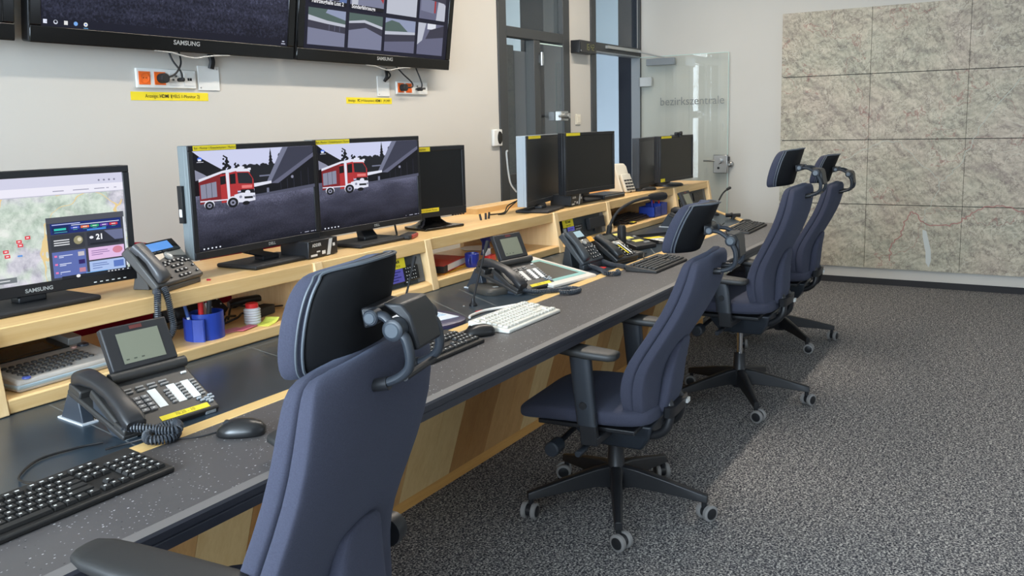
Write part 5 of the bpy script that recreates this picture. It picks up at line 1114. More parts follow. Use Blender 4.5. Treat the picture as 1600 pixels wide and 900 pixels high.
MB().tube(path, [0.006 if i < n*0.72 else 0.0105 for i in range(n)], MATTE, 10).build('gooseneck', t)
b = MB().tube(crom([(5.3, 1.62, ZD+0.015), (5.35, 1.68, ZD+0.004), (5.5, 1.74, ZD+0.004), (5.62, 1.76, ZD+0.006)]), 0.003, RUB, 6)
adopt(b.build('keyboard_cable'), kb_far)

# ------------------------------------------------------------------ things on the lower shelf
t = thing('label_printer', 'silver label printer with small round keys on the lower shelf at the left', 'printer', (1.335, 2.20, ZS), radians(2))
SB = P('printer_silver', (186, 180, 172), 0.4); SBL = P('printer_pale_blue', (160, 178, 186), 0.35)
s = math.atan2(0.04, 0.24); Y = Vector((0, cos(s), sin(s))); X = Vector((1, 0, 0)); Z = X.cross(Y); T = Matrix((X, Y, Z)).transposed().to_4x4(); T.translation = (0, 0.0, 0.03)
w = 0.30
MB().prism([(-w/2, 0, 0.0), (-w/2, 0.30, 0.0), (-w/2, 0.30, 0.072), (-w/2, 0.24, 0.07), (-w/2, 0, 0.03)], (w, 0, 0), SB).build('body', t, bevel=0.008)
MB().box((-w/2-0.002, -0.002, 0.008), (w/2+0.002, 0.20, 0.02), SBL).build('trim_band', t, bevel=0.004)
MB().box((-w/2+0.015, 0.135, 0.0005), (w/2-0.065, 0.235, 0.004), GLOSSB, T).box((-w/2+0.03, 0.15, 0.004), (w/2-0.10, 0.205, 0.0046), P('lcd_brown', (48, 44, 36), 0.3), T).build('display_panel', t, smooth=False)
MB().box((w/2-0.062, 0.145, 0.0), (w/2-0.02, 0.25, 0.022), SILV, T).box((w/2-0.058, 0.2, 0.022), (w/2-0.024, 0.248, 0.027), P('printer_lever', (190, 198, 204), 0.35), T).build('cutter_lever', t, bevel=0.006)
MB().loft([[(-w/2+0.01, 0.24, 0.066), (w/2-0.08, 0.24, 0.066), (w/2-0.08, 0.3, 0.066), (-w/2+0.01, 0.3, 0.066)], [(-w/2+0.02, 0.25, 0.095), (w/2-0.1, 0.25, 0.09), (w/2-0.11, 0.295, 0.09), (-w/2+0.02, 0.295, 0.095)]], DARKB).build('lid', t, bevel=0.008)
b = MB()
for j in range(5):
    for i in range(11 - (j == 0)*4):
        u = -w/2+0.022+i*0.0205+(4-j)*0.003; v = 0.022+j*0.0185
        b.lathe([(0.0075, 0), (0.007, 0.004), (0.0045, 0.005), (0, 0.005)], T @ Vector((u, v, 0)), P('printer_key', (64, 62, 60), 0.45), 10)
b.lathe([(0.016, 0), (0.015, 0.005), (0, 0.006)], T @ Vector((w/2-0.03, 0.125, 0)), P('printer_dial', (46, 52, 64), 0.4), 16)
b.lathe([(0.008, 0), (0.007, 0.005), (0, 0.005)], T @ Vector((w/2-0.06, 0.122, 0)), P('printer_red_key', (206, 160, 146), 0.45), 12)
b.lathe([(0.011, 0), (0.01, 0.004), (0, 0.005)], T @ Vector((-w/2+0.03, 0.012, 0)), P('printer_blue_key', (84, 104, 190), 0.4), 12)
b.build('keys', t)
def pencil_cup(label, x, y, z, r, h, mat, square=False):
    t = thing('pencil_cup', label, 'cup', (x, y, z))
    b = MB(); th_ = 0.003
    if not square:
        n = 64
        def ring(rad, zz, ridge=0.0): return [(x_*1.0, y_*1.0, zz) for x_, y_ in (((rad+(ridge if k % 2 else 0))*cos(2*pi*k/n), (rad+(ridge if k % 2 else 0))*sin(2*pi*k/n)) for k in range(n))]
        b.loft([ring(r, 0, 0.0012), ring(r, h, 0.0012), ring(r-th_, h), ring(r-th_, 0.004)], mat)
        b.build('cup', t, angle=1.2)
        q = MB(); a0, a1 = radians(138), radians(222); s_ = 0.016
        pts_o = [((r+s_)*cos(a), (r+s_)*sin(a)) for a in (a0, a0+(a1-a0)*0.33, a0+(a1-a0)*0.66, a1)]
        outer = [(r*cos(a0), r*sin(a0))]+pts_o+[(r*cos(a1), r*sin(a1))]
        q.prism([(x_, y_, 0) for x_, y_ in outer], (0, 0, 0.004), mat)
        for (ax, ay), (bx_, by_) in zip(outer, outer[1:]):
            d = Vector((bx_-ax, by_-ay, 0)).normalized(); nn = Vector((-d.y, d.x, 0))*0.0025
            q.loft([[Vector((ax, ay, 0))-nn, Vector((bx_, by_, 0))-nn, Vector((bx_, by_, 0))+nn, Vector((ax, ay, 0))+nn], [Vector((ax, ay, h*0.84))-nn, Vector((bx_, by_, h*0.84))-nn, Vector((bx_, by_, h*0.84))+nn, Vector((ax, ay, h*0.84))+nn]], mat)
        q.build('side_pocket', t, smooth=False)
    else:
        for x0, x1, hh in ((-r, 0.0, h*0.82), (0.002, r, h)):
            b.box((x0, -r*0.5, 0), (x1, r*0.5, 0.004), mat)
            for q in ((x0, -r*0.5, x1, -r*0.5+th_), (x0, r*0.5-th_, x1, r*0.5), (x0, -r*0.5, x0+th_, r*0.5), (x1-th_, -r*0.5, x1, r*0.5)): b.box((q[0], q[1], 0), (q[2], q[3], hh), mat)
        b.build('cup', t, smooth=False)
    return t
def pen(label, p0, p1, body, cap, name='pen', r=0.0048, frac=0.35):
    t = thing(name, label, 'pen', p0); d = Vector(p1)-Vector(p0)
    MB().cyl((0, 0, 0), d*(1-frac), r, body, 12).build('barrel', t)
    MB().cyl(d*(1-frac), d, r*1.12, cap, 12).build('cap', t)
    return t
cx, cy = 1.82, 2.245
pencil_cup('blue ribbed pencil cup with pens on the lower shelf left', cx, cy, ZS, 0.052, 0.084, BLUEP)
pen('blue and white pen with a dark red tip leaning left in the ribbed blue cup', (cx-0.052, cy-0.002, ZS+0.006), (cx-0.078, cy+0.012, ZS+0.150), P('pen_white', (214, 218, 226), 0.4), P('pen_blue', (50, 84, 150), 0.4), frac=0.5)
pen('red-capped white marker standing upright at the left of the ribbed blue cup', (cx-0.03, cy-0.012, ZS+0.006), (cx-0.036, cy-0.022, ZS+0.128), PAPER, P('marker_red', (190, 36, 36), 0.4), 'marker', 0.0075, 0.4)
pen('black marker standing beside the red-capped one in the ribbed blue cup', (cx-0.014, cy-0.02, ZS+0.006), (cx-0.010, cy-0.032, ZS+0.125), BLK, MATTE, 'marker', 0.007, 0.4)
pen('red and white pen leaning right in the ribbed blue cup', (cx-0.02, cy-0.01, ZS+0.006), (cx+0.045, cy+0.03, ZS+0.178), PAPER, P('pen_red', (190, 26, 50), 0.4), 'pen', 0.0062, 0.42)
t = thing('wooden_ruler', 'short pinkish wooden stick leaning left in the ribbed blue cup', 'ruler', (cx+0.01, cy-0.01, ZS+0.006))
MB().prism([(0, 0, 0), (0.014, 0, 0.006), (-0.036, 0.005, 0.16), (-0.052, 0.005, 0.154)], (0, 0.003, 0), P('stick_pink', (204, 160, 138), 0.6)).build('stick', t, smooth=False)
t = thing('plastic_jar', 'ribbed clear plastic jar with a red lid on the lower shelf', 'jar', (2.02, 2.258, ZS))
prof = [(0.024, 0)]; z = 0.004
for k in range(6): prof += [(0.027, z), (0.0285, z+0.003), (0.027, z+0.006), (0.0255, z+0.0075)]; z += 0.0085
prof += [(0.02, z+0.002), (0.02, z+0.004), (0, z+0.004)]
MB().lathe(prof, (0, 0, 0), P('frosted_plastic', (206, 206, 208), 0.3), 28).build('jar_body', t)
MB().lathe([(0.0215, z), (0.0215, z+0.014), (0.019, z+0.017), (0.012, z+0.017), (0.009, z+0.0155), (0, z+0.0155)], (0, 0, 0), RED, 28).build('lid', t)
pink = P('pink_paper', (226, 140, 152), 0.7); 
note('pink sticky note pad right of the ribbed blue cup', 1.915, 2.245, ZS, -8, 0.075, 0.05, pink)
note('second pink sticky pad lying askew in front of the red-lidded jar', 1.955, 2.22, ZS+0.0025, 14, 0.085, 0.035, P('pink_paper_deep', (214, 110, 128), 0.7))
note('yellow-green sticky note curling beside the red-lidded jar', 2.045, 2.215, ZS, 22, 0.085, 0.05, P('lime_paper', (226, 230, 96), 0.7), curl=0.012)
t = thing('power_adapter', 'black power adapter with cable behind the red-lidded jar', 'adapter', (2.13, 2.335, ZS), radians(12))
MB().cbox((0, 0, 0.016), (0.10, 0.05, 0.032), MATTE).build('case', t, bevel=0.004)
MB().tube(crom([(0.05, 0, 0.016), (0.09, 0.01, 0.012), (0.16, 0.0, 0.004)]), 0.003, RUB, 6).build('cord', t)
t = thing('telephone_receiver', 'black telephone receiver lying on the lower shelf behind the jar', 'receiver', (2.25, 2.50, ZS), radians(-18))
MB().loft([ringy((x_, 0, z_), (0, 1, 0), (0, 0, 1), a, b_, 0.7, 16) for x_, z_, a, b_ in ((-0.1, 0.014, 0.015, 0.012), (-0.08, 0.018, 0.024, 0.017), (-0.04, 0.024, 0.019, 0.013), (0.04, 0.024, 0.019, 0.013), (0.08, 0.018, 0.024, 0.017), (0.1, 0.014, 0.015, 0.012))], BLK).build('body', t, angle=1.0)
b = MB()
for pth in ([(2.02, 2.38, ZS+0.004), (2.1, 2.44, ZS+0.03), (2.2, 2.42, ZS+0.006), (2.22, 2.47, ZS+0.02)], [(1.95, 2.33, ZS+0.004), (2.0, 2.31, ZS+0.02), (2.06, 2.35, ZS+0.02), (2.09, 2.33, ZS+0.012)], [(1.93, 2.30, ZS+0.004), (1.98, 2.34, ZS+0.022), (2.07, 2.40, ZS+0.004)]):
    b.tube(crom(pth), 0.0038, RUB, 6)
tag(b.build('cable'), 'black cables lying crossed behind the red-lidded jar', 'cable')
t = thing('envelope_stack', 'orange-yellow envelopes under the red book on the lower shelf', 'envelope', (3.19, 2.33, ZS), radians(10))
og = P('envelope_orange', (228, 168, 54), 0.7)
MB().box((-0.13, -0.10, 0), (0.10, 0.12, 0.004), og).build('envelope', t, smooth=False)
MB().box((-0.15, -0.08, 0.0045), (0.13, 0.08, 0.008), og, Matrix.Rotation(radians(-9), 4, 'Z')).build('envelope', t, smooth=False)
b = MB(); n = 8
for i in range(n): 
    x0, x1 = -0.14+0.24*i/n, -0.14+0.24*(i+1)/n; zc = lambda q: 0.115*(1-((q+0.14)/0.24))**0.8
    b.loft([[(x0, 0.12, 0.008), (x1, 0.12, 0.008), (x1, 0.124, 0.008), (x0, 0.124, 0.008)], [(x0, 0.14, 0.012+zc(x0)), (x1, 0.14, 0.012+zc(x1)), (x1, 0.144, 0.012+zc(x1)), (x0, 0.144, 0.012+zc(x0))]], P('folder_orange', (222, 150, 40), 0.7))
b.build('raised_flap', t, smooth=False)
t = thing('book', 'thick red-covered book with black spine on the orange envelopes', 'book', (3.185, 2.315, ZS+0.0085), radians(14))
MB().box((-0.14, -0.075, 0), (0.145, 0.08, 0.003), P('book_cover_red', (204, 64, 50), 0.5)).loft([[(-0.14, -0.075, 0.03), (0.0, -0.075, 0.033), (0.145, -0.075, 0.03), (0.145, -0.075, 0.033), (0.0, -0.075, 0.036), (-0.14, -0.075, 0.033)], [(-0.14, 0.08, 0.03), (0.0, 0.08, 0.04), (0.145, 0.08, 0.036), (0.145, 0.08, 0.039), (0.0, 0.08, 0.043), (-0.14, 0.08, 0.033)]], P('book_cover_red', (204, 64, 50), 0.5)).build('cover', t, smooth=False)
MB().box((-0.095, -0.072, 0.003), (0.14, 0.076, 0.03), PAPER).build('pages', t, smooth=False)
MB().box((-0.142, -0.0755, 0.0005), (-0.095, 0.078, 0.031), MATTE).build('spine', t, smooth=False)
t = thing('mug', 'deep blue cup right of the red book', 'cup', (3.315, 2.225, ZS))
MB().lathe([(0.026, 0), (0.03, 0.006), (0.033, 0.03), (0.034, 0.062), (0.031, 0.064), (0.029, 0.05), (0.026, 0.008), (0, 0.008)], (0, 0, 0), NAVYP, 28).build('cup', t)
MB().tube(crom([(-0.032, -0.012, 0.052), (-0.046, -0.014, 0.045), (-0.048, -0.014, 0.025), (-0.031, -0.012, 0.016)]), 0.0035, NAVYP, 8).build('handle', t)
t = thing('pen_holder', 'blue funnel-shaped pen holder on the lower shelf behind the second telephone', 'cup', (3.66, 2.37, ZS))
MB().lathe([(0.03, 0), (0.022, 0.02), (0.02, 0.06), (0.044, 0.105), (0.047, 0.115), (0.044, 0.115), (0.018, 0.062), (0, 0.062)], (0, 0, 0), NAVYP, 28).build('cup', t)
for k, (dx, dy) in enumerate(((0.01, 0.03), (0.045, 0.025), (0.075, 0.03))):
    pen(('black stick standing in the funnel-shaped holder, leftmost of three', 'black stick standing in the funnel-shaped holder, middle of three', 'black stick standing in the funnel-shaped holder, rightmost of three')[k], (3.652+k*0.008, 2.365, ZS+0.064), (3.64+dx+k*0.012, 2.365+dy, ZS+0.205), MATTE, BLK, 'marker', 0.005, 0.3)
t = thing('paper_plate', 'round white disc lying at the back of the lower shelf', 'plate', (3.80, 2.52, ZS))
MB().lathe([(0.07, 0), (0.085, 0.006), (0.083, 0.008), (0.068, 0.003), (0, 0.003)], (0, 0, 0), PAPER, 32).build('disc', t)
t = thing('sticky_note_packet', 'small red and white packet right of the deep blue cup', 'packet', (3.475, 2.235, ZS), radians(10))
MB().cbox((0, 0, 0.016), (0.075, 0.04, 0.032), RED).build('red_part', t, bevel=0.002)
MB().cbox((0.0, 0.01, 0.045), (0.06, 0.016, 0.03), PAPER).build('white_part', t, bevel=0.002)
# third open bay
pencil_cup('square two-part blue pencil box with pens in the last open shelf bay', 5.62, 2.26, ZS, 0.115, 0.085, BLUEP, True)
for (a, c_, nm) in (((5.60, 2.25), (70, 70, 190), 'blue pen standing in the square blue pencil box'), ((5.65, 2.25), (214, 60, 60), 'red pen leaning left in the square blue pencil box'), ((5.68, 2.265), (70, 130, 70), 'green pen standing in the square blue pencil box'), ((5.70, 2.25), (216, 58, 50), 'bright red pen leaning right in the square blue pencil box')):
    ln = {70: 0.0, 214: -0.03, 216: 0.05}[c_[0]]
    pen(nm, (*a, ZS+0.006), (a[0]+ln, a[1]+0.02, ZS+0.145), P('pen_%d_%d' % c_[:2], c_, 0.4), P('pen_%d_%d' % c_[:2], c_, 0.4), 'pen', 0.006 if c_[1] != 130 else 0.004)
t = thing('keyboard', 'dark brown keyboard lying on the lower shelf in the last open bay', 'keyboard', (5.08, 2.23, ZS), radians(2))
MB().prism([(0, 0, 0), (0, 0.16, 0), (0, 0.16, 0.03), (0, 0, 0.014)], (0.44, 0, 0), P('old_keyboard_brown', (64, 48, 40), 0.5)).build('case', t, bevel=0.003)
b = MB()
for i in range(20):
    for j in range(5): b.cbox((0.02+i*0.0205, 0.022+j*0.028, 0.021+j*0.0028), (0.017, 0.022, 0.006), P('old_key_dark', (44, 36, 32), 0.55))
b.build('keys', t, smooth=False)
t = thing('headset', 'black headset lying at the left end of the last open shelf bay', 'headset', (5.02, 2.33, ZS))
MB().tube(crom([(-0.06, -0.06, 0.02), (-0.085, -0.04, 0.09), (-0.07, 0.0, 0.14), (-0.03, 0.03, 0.10), (-0.02, 0.05, 0.02)]), 0.006, BLK, 8).build('headband', t)
MB().lathe([(0, 0), (0.03, 0.004), (0.032, 0.015), (0.02, 0.024), (0, 0.026)], (0.0, -0.06, 0.0), MATTE, 18).lathe([(0, 0), (0.028, 0.004), (0.03, 0.015), (0, 0.024)], (0.0, 0.05, 0.0), MATTE, 18).build('ear_pad', t)
MB().tube(crom([(-0.04, -0.06, 0.02), (0.03, -0.08, 0.035), (0.07, -0.07, 0.03)]), 0.003, BLK, 6).build('microphone_arm', t)
t = thing('cable_end', 'yellow-labelled black cable end beside the headset on the lower shelf', 'cable end', (5.13, 2.205, ZS))
MB().cbox((0, 0, 0.005), (0.08, 0.03, 0.01), BLK).build('connector', t, bevel=0.002)
MB().cbox((0.01, -0.0, 0.011), (0.04, 0.03, 0.0016), YEL).build('yellow_label', t, smooth=False)
t = thing('pen_holder', 'small dark pen holder with black pens at the back of the last open bay', 'cup', (5.36, 2.52, ZS))
MB().lathe([(0.03, 0), (0.033, 0.06), (0.03, 0.06), (0.028, 0.004), (0, 0.004)], (0, 0, 0), BLK, 20).build('cup', t)
for dx, nm in ((-0.015, 'black pen in the small dark holder of the last open bay, left one'), (0.01, 'black pen in the small dark holder of the last open bay, right one')):
    pen(nm, (5.36+dx, 2.52, ZS+0.006), (5.39+dx, 2.53, ZS+0.15), MATTE, BLK)

# ------------------------------------------------------------------ swivel chairs
FAB = M['navy_fabric']
def interp(tab, z):
    for (z0, *a), (z1, *b_) in zip(tab, tab[1:]):
        if z <= z1:
            t = (z-z0)/(z1-z0); t = max(0, t)
            return [p+(q-p)*t for p, q in zip(a, b_)]
    return list(tab[-1][1:])
def office_chair(label, x, y, ang, dz, lean=0.0, base_turn=0.0, head=0.0, arm=0.0, slide=0.0, hoff=0.0, hdz=0.0):
    t = thing('office_chair', label, 'chair', (x, y, 0), radians(ang-90), 'dark blue swivel chairs along the desk')
    PB = P('chair_black', (30, 31, 34), 0.4); PS = P('chair_slate', (42, 47, 54), 0.42)
    zs = dz
    # star base: five legs with twin-wheel casters
    MB().lathe([(0, 0.075), (0.034, 0.075), (0.038, 0.09), (0.04, 0.15), (0.032, 0.165), (0.028, 0.25), (0, 0.25)], (0, 0, 0), PB, 24).build('base_hub', t, angle=0.7)
    for k in range(5):
        a = base_turn + k*2*pi/5; d = Vector((cos(a), sin(a), 0)); s_ = Vector((-sin(a), cos(a), 0)); rr = []
        for r, zt, h, w in ((0.03, 0.168, 0.080, 0.023), (0.08, 0.162, 0.068, 0.022), (0.19, 0.136, 0.050, 0.019), (0.305, 0.106, 0.033, 0.015), (0.338, 0.098, 0.028, 0.014)):
            rr.append([d*r+s_*sx*w*q+Vector((0, 0, zz)) for sx, q, zz in ((-1, 1.0, zt-h), (1, 1.0, zt-h), (1, 0.85, zt-0.004), (0.6, 0.85, zt), (-0.6, 0.85, zt), (-1, 0.85, zt-0.004))])
        lg = MB().loft(rr, PB).cyl(d*0.325+Vector((0, 0, 0.05)), d*0.325+Vector((0, 0, 0.085)), 0.010, PB, 12).build('base_leg', t, bevel=0.002, angle=0.9)
        wd = Vector((cos(a+0.9), sin(a+0.9), 0)); ws = Vector((-wd.y, wd.x, 0)); c = d*0.325 + wd*0.012; b = MB()
        for sg in (-1, 1):
            p0 = c+ws*sg*0.010+Vector((0, 0, 0.0305)); p1 = c+ws*sg*0.028+Vector((0, 0, 0.0305))
            b.tube([p0, p0.lerp(p1, 0.15), p0.lerp(p1, 0.85), p1], [0.026, 0.030, 0.030, 0.026], WHEEL, 24)
            b.tube([p1, p1+ws*sg*0.0008], [0.021, 0.019], PB, 20)
        b.cyl(c-ws*0.01+Vector((0, 0, 0.032)), c+ws*0.01+Vector((0, 0, 0.032)), 0.022, PB, 16)
        b.build('caster', lg, angle=0.7)
    MB().cyl((0, 0, 0.24), (0, 0, 0.33+zs), 0.014, CHROME, 18).build('gas_lift', t)
    # mechanism
    zb = 0.315+zs
    MB().loft([[(sx*0.07, yy, zb-0.055) for sx, yy in ((-1, -0.12), (1, -0.12), (1, 0.08), (-1, 0.08))], [(sx*0.10, yy, zb+0.005) for sx, yy in ((-1, -0.16), (1, -0.16), (1, 0.12), (-1, 0.12))], [(sx*0.11, yy, zb+0.05) for sx, yy in ((-1, -0.17), (1, -0.17), (1, 0.14), (-1, 0.14))]], PS).build('seat_mechanism', t, bevel=0.008)
    MB().box((-0.20, -0.14, zb+0.045), (0.20, 0.22, zb+0.062), PB).build('seat_plate', t, bevel=0.004)
    for sx, yy in ((-1, 0.13), (-1, 0.03)):
        MB().tube([(sx*0.08, yy, zb+0.0), (sx*0.245, yy, zb-0.01)], 0.010, PB, 10).tube([(sx*0.225, yy, zb-0.01), (sx*0.232, yy, zb-0.01), (sx*0.29, yy, zb-0.01), (sx*0.296, yy, zb-0.01)], [0.022, 0.027, 0.027, 0.022] if yy > 0.1 else [0.01, 0.012, 0.012, 0.01], PS, 18).build('adjuster_knob', t)
    MB().tube([(0.08, 0.06, zb), (0.26, 0.06, zb-0.005)], 0.009, PB, 10).build('adjuster_lever', t)
    # seat cushion
    rr = []; zt = 0.455+zs
    for yy, hw, zc, hh in ((-0.20, 0.12, zt-0.035, 0.012), (-0.195, 0.175, zt-0.037, 0.026), (-0.17, 0.215, zt-0.038, 0.035), (-0.10, 0.238, zt-0.039, 0.038), (0.0, 0.245, zt-0.040, 0.038), (0.12, 0.247, zt-0.040, 0.038), (0.20, 0.24, zt-0.045, 0.038), (0.255, 0.225, zt-0.056, 0.036), (0.29, 0.20, zt-0.067, 0.029), (0.308, 0.165, zt-0.074, 0.019), (0.312, 0.12, zt-0.077, 0.010)):
        rr.append(ringy((0, yy, zc), (1, 0, 0), (0, 0, 1), hw, hh, 0.5, 28, 0.006))
    MB().loft(rr, FAB).build('seat', t, sub=1, angle=3.0)
    # back support loop
    piv = Vector((0, -0.10, 0.44+zs))
    def B(p):
        v = Vector(p)+Vector((0, 0, zs))-piv; c_, s_ = cos(lean), sin(lean)
        return piv + Vector((v.x, v.y*c_+v.z*s_, -v.y*s_+v.z*c_))
    for sx in (-1, 1):
        pts = [Vector((sx*0.06, -0.10, zb+0.02)), Vector((sx*0.07, -0.16, zb+0.008)), B((sx*0.075, -0.212, 0.355)), B((sx*0.065, -0.226, 0.42)), B((sx*0.055, -0.205, 0.47))]
        MB().tube(crom(pts), 0.0155, PB, 12).build('back_support', t)
    MB().loft([[B(p) for p in ringy((0, -0.222, 0.402), (1, 0, 0), (0, 1, 0), 0.10, 0.022, 0.6, 16)], [B(p) for p in ringy((0, -0.226, 0.44), (1, 0, 0), (0, 1, 0), 0.105, 0.024, 0.6, 16)]], PB).build('back_bracket', t)
    MB().box((0.06, -0.2525, 0.412), (0.09, -0.2445, 0.428), KEYW).xf(Matrix.Identity(4)).build('maker_tag', t, smooth=False).data.transform(Matrix.Translation(B((0, 0, 0))-Vector((0, 0, 0))) if False else Matrix.Translation((0, 0, zs)))
    # backrest: cushion in front, shell behind, seam between
    tab = [(0.405, -0.150, 0.03, 0.150), (0.42, -0.133, 0.058, 0.185), (0.45, -0.118, 0.080, 0.205), (0.50, -0.112, 0.088, 0.218), (0.56, -0.120, 0.086, 0.226), (0.62, -0.145, 0.080, 0.230), (0.70, -0.200, 0.076, 0.233), (0.80, -0.265, 0.072, 0.231), (0.88, -0.300, 0.068, 0.226), (0.935, -0.318, 0.062, 0.215), (0.962, -0.328, 0.052, 0.200), (0.975, -0.336, 0.032, 0.175)]
    cu, sh, sm = [], [], []
    for z, yf, th_, hw in tab:
        cb = 0.028 if z < 0.97 else 0.02
        cu.append([B(p) for p in ringy((0, yf-th_*0.29, z), (1, 0, 0), (0, 1, 0), hw, th_*0.30, 0.3, 40, cb)])
        sh.append([B(p) for p in ringy((0, yf-th_*0.76, z-0.004), (1, 0, 0), (0, 1, 0), hw-0.002, th_*0.27, 0.24, 40, cb)])
    bc = MB().loft(cu, FAB).build('backrest_cushion', t, sub=1, angle=3.0)
    bs = MB().loft(sh, FAB).build('backrest_shell', t, sub=1, angle=3.0)
    hp = []
    for z, dep, hw in ((0.41, 0.02, 0.095), (0.43, 0.032, 0.10), (0.50, 0.036, 0.092), (0.58, 0.034, 0.082), (0.64, 0.024, 0.072), (0.675, 0.006, 0.06)):
        yf, th_, _ = interp(tab, z); hp.append([B(p) for p in ringy((0, yf-th_-dep*0.5+0.006, z), (1, 0, 0), (0, 1, 0), hw, dep*0.5+0.006, 0.5, 20)])
    MB().loft(hp, FAB).build('lumbar_cover', t, sub=1, angle=3.0)
    yk, tk, hk = interp(tab, 0.55)
    MB().tube([B((hk-0.012, yk-tk*0.6, 0.55)), B((hk+0.004, yk-tk*0.6, 0.55)), B((hk+0.024, yk-tk*0.6, 0.55)), B((hk+0.028, yk-tk*0.6, 0.55))], [0.03, 0.033, 0.031, 0.026], PB, 20).build('lumbar_knob', t)
    # armrests
    for sx in (-1, 1):
        xa = sx*0.268; za = arm
        ar = MB().loft([[(xa+sx*dx, yy+0.03*q, z) for dx, yy in ((-0.014, -0.030), (0.014, -0.030), (0.014, 0.030), (-0.014, 0.030))] for z, q in ((0.335+zs, -0.2), (0.40+zs, 0), (0.45+zs, 0.1))], PB).loft([[(sx*0.16, -0.05, zb+0.03), (sx*0.16, 0.02, zb+0.03), (sx*0.16, 0.02, zb+0.05), (sx*0.16, -0.05, zb+0.05)], [(xa+sx*0.01, -0.035, zb+0.02), (xa+sx*0.01, 0.02, zb+0.02), (xa+sx*0.01, 0.02, zb+0.05), (xa+sx*0.01, -0.035, zb+0.05)]], PB).build('armrest', t, bevel=0.004)
        MB().loft([ringy((xa, 0.002+0.022*q, z), (1, 0, 0), (0, 1, 0), 0.019, 0.034+0.003*q, 0.5, 20) for z, q in ((0.405+zs, 0), (0.41+zs, 0.1), (0.52+zs, 0.6), (0.64+zs+za, 1.1))], PS).build('arm_post', ar, angle=0.9)
        MB().tube([(xa+sx*0.018, 0.012, 0.475+zs), (xa+sx*0.0225, 0.012, 0.475+zs)], [0.014, 0.013], PB, 18).build('arm_button', ar)
        rr = []
        for yy, hw, zc, hh in ((-0.105, 0.02, 0.652, 0.006), (-0.10, 0.033, 0.651, 0.012), (-0.08, 0.042, 0.651, 0.0145), (0.0, 0.046, 0.655, 0.017), (0.09, 0.046, 0.664, 0.016), (0.15, 0.041, 0.673, 0.012), (0.175, 0.031, 0.677, 0.009), (0.183, 0.016, 0.678, 0.005)):
            rr.append(ringy((xa-sx*0.006, yy+slide, zc+zs+za), (1, 0, 0), (0, 0, 1), hw, hh, 0.55, 20))
        MB().loft(rr, P('arm_pad_black', (42, 42, 42), 0.5)).build('arm_pad', ar, angle=1.0)
    # headrest on its adjustable bracket
    hc = Vector((0, -0.335, 1.045))
    def H(p):
        v = Vector(p)-hc; c_, s_ = cos(head), sin(head)
        return B(hc + Vector((v.x, v.y*c_+v.z*s_+hoff, -v.y*s_+v.z*c_+hdz)))
    ht = [(0.975, -0.262, 0.016, 0.105), (0.982, -0.262, 0.030, 0.120), (0.998, -0.266, 0.036, 0.131), (1.03, -0.277, 0.038, 0.139), (1.07, -0.293, 0.038, 0.141), (1.105, -0.309, 0.036, 0.137), (1.128, -0.321, 0.032, 0.126), (1.139, -0.328, 0.024, 0.112), (1.143, -0.333, 0.012, 0.095)]
    CV = 0.055
    hd, hb_, pp = [], [], []
    for z, yf, th_, hw in ht:
        hd.append([H(p) for p in ringy((0, yf-0.013, z), (1, 0, 0), (0, 1, 0), hw, th_*0.72, 0.42, 32, CV)])
        hb_.append([H(p) for p in ringy((0, yf-0.042, z), (1, 0, 0), (0, 1, 0), hw-0.009, max(0.004, th_*0.26), 0.42, 32, CV)])
    he = MB().loft(hd, FAB).build('headrest', t, sub=1, angle=3.0)
    MB().loft(hb_, P('headrest_shell', (15, 16, 19), 0.7, 0, 0.25)).build('headrest_shell', he, sub=1, angle=3.0)
    for dy, dw, rp in ((-0.031, 0.001, 0.0022), (-0.040, 0.006, 0.0026)):
        ed = [[(sx*(hw-dw), yf+dy+CV*0.93, z) for z, yf, th_, hw in ht[1:-1]] for sx in (-1, 1)]
        zt_, yt_ = ht[-1][0]-0.001-dw*0.3, ht[-1][1]+dy
        loop = ed[0] + [(-0.06, yt_+CV*0.3, zt_), (0, yt_, zt_+0.001), (0.06, yt_+CV*0.3, zt_)] + ed[1][::-1]
        MB().tube(crom([H(p) for p in loop], 5), rp, P('grey_piping', (84, 90, 97), 0.5), 6).build('headrest_piping', he)
    # bracket: mount, two links with round joints, box, hooked arms
    yh = -0.293-0.052
    br = MB().loft([[H(p) for p in ((-0.055, yh+0.012, 1.035), (0.055, yh+0.012, 1.035), (0.055, yh+0.012, 1.07), (-0.055, yh+0.012, 1.07))], [H(p) for p in ((-0.045, yh-0.012, 1.04), (0.045, yh-0.012, 1.04), (0.045, yh-0.012, 1.066), (-0.045, yh-0.012, 1.066))]], PB).build('headrest_bracket', t, bevel=0.004)
    J1 = Vector((0, yh-0.008, 1.053)); J2 = Vector((0, -0.425, 1.022+hdz*0.7))
    for sx in (-1, 1):
        xo = sx*0.052
        a1 = H(J1+Vector((xo, 0, 0))); a2 = B(J2+Vector((xo*1.12, 0, 0)))
        b = MB().tube(crom([a1, a1.lerp(a2, 0.5)+Vector((0, 0, 0.010)), a2]), [0.009]*17, PS, 12, 0.8)
        b.build('bracket_link', br)
        for c_, r in ((a1, 0.013), (a2, 0.0175)):
            MB().tube([c_-Vector((sx*0.010, 0, 0)), c_+Vector((sx*0.012, 0, 0)), c_+Vector((sx*0.0145, 0, 0))], [r, r, r*0.8], PS, 24).tube([c_+Vector((sx*0.0146, 0, 0)), c_+Vector((sx*0.0162, 0, 0))], [r*0.72, r*0.62], P('joint_cap', (62, 70, 78), 0.35), 20).build('bracket_joint', br, angle=0.7)
        pts = [B(J2+Vector((xo*1.15, 0, -0.004))), B((xo*1.15, -0.440, 0.985)), B((xo*1.15, -0.438, 0.945)), B((xo*1.15, -0.414, 0.926)), B((xo*1.15, -0.372, 0.918)), B((xo*1.15, -0.350, 0.918))]
        path = crom(pts, 6); n = len(path)
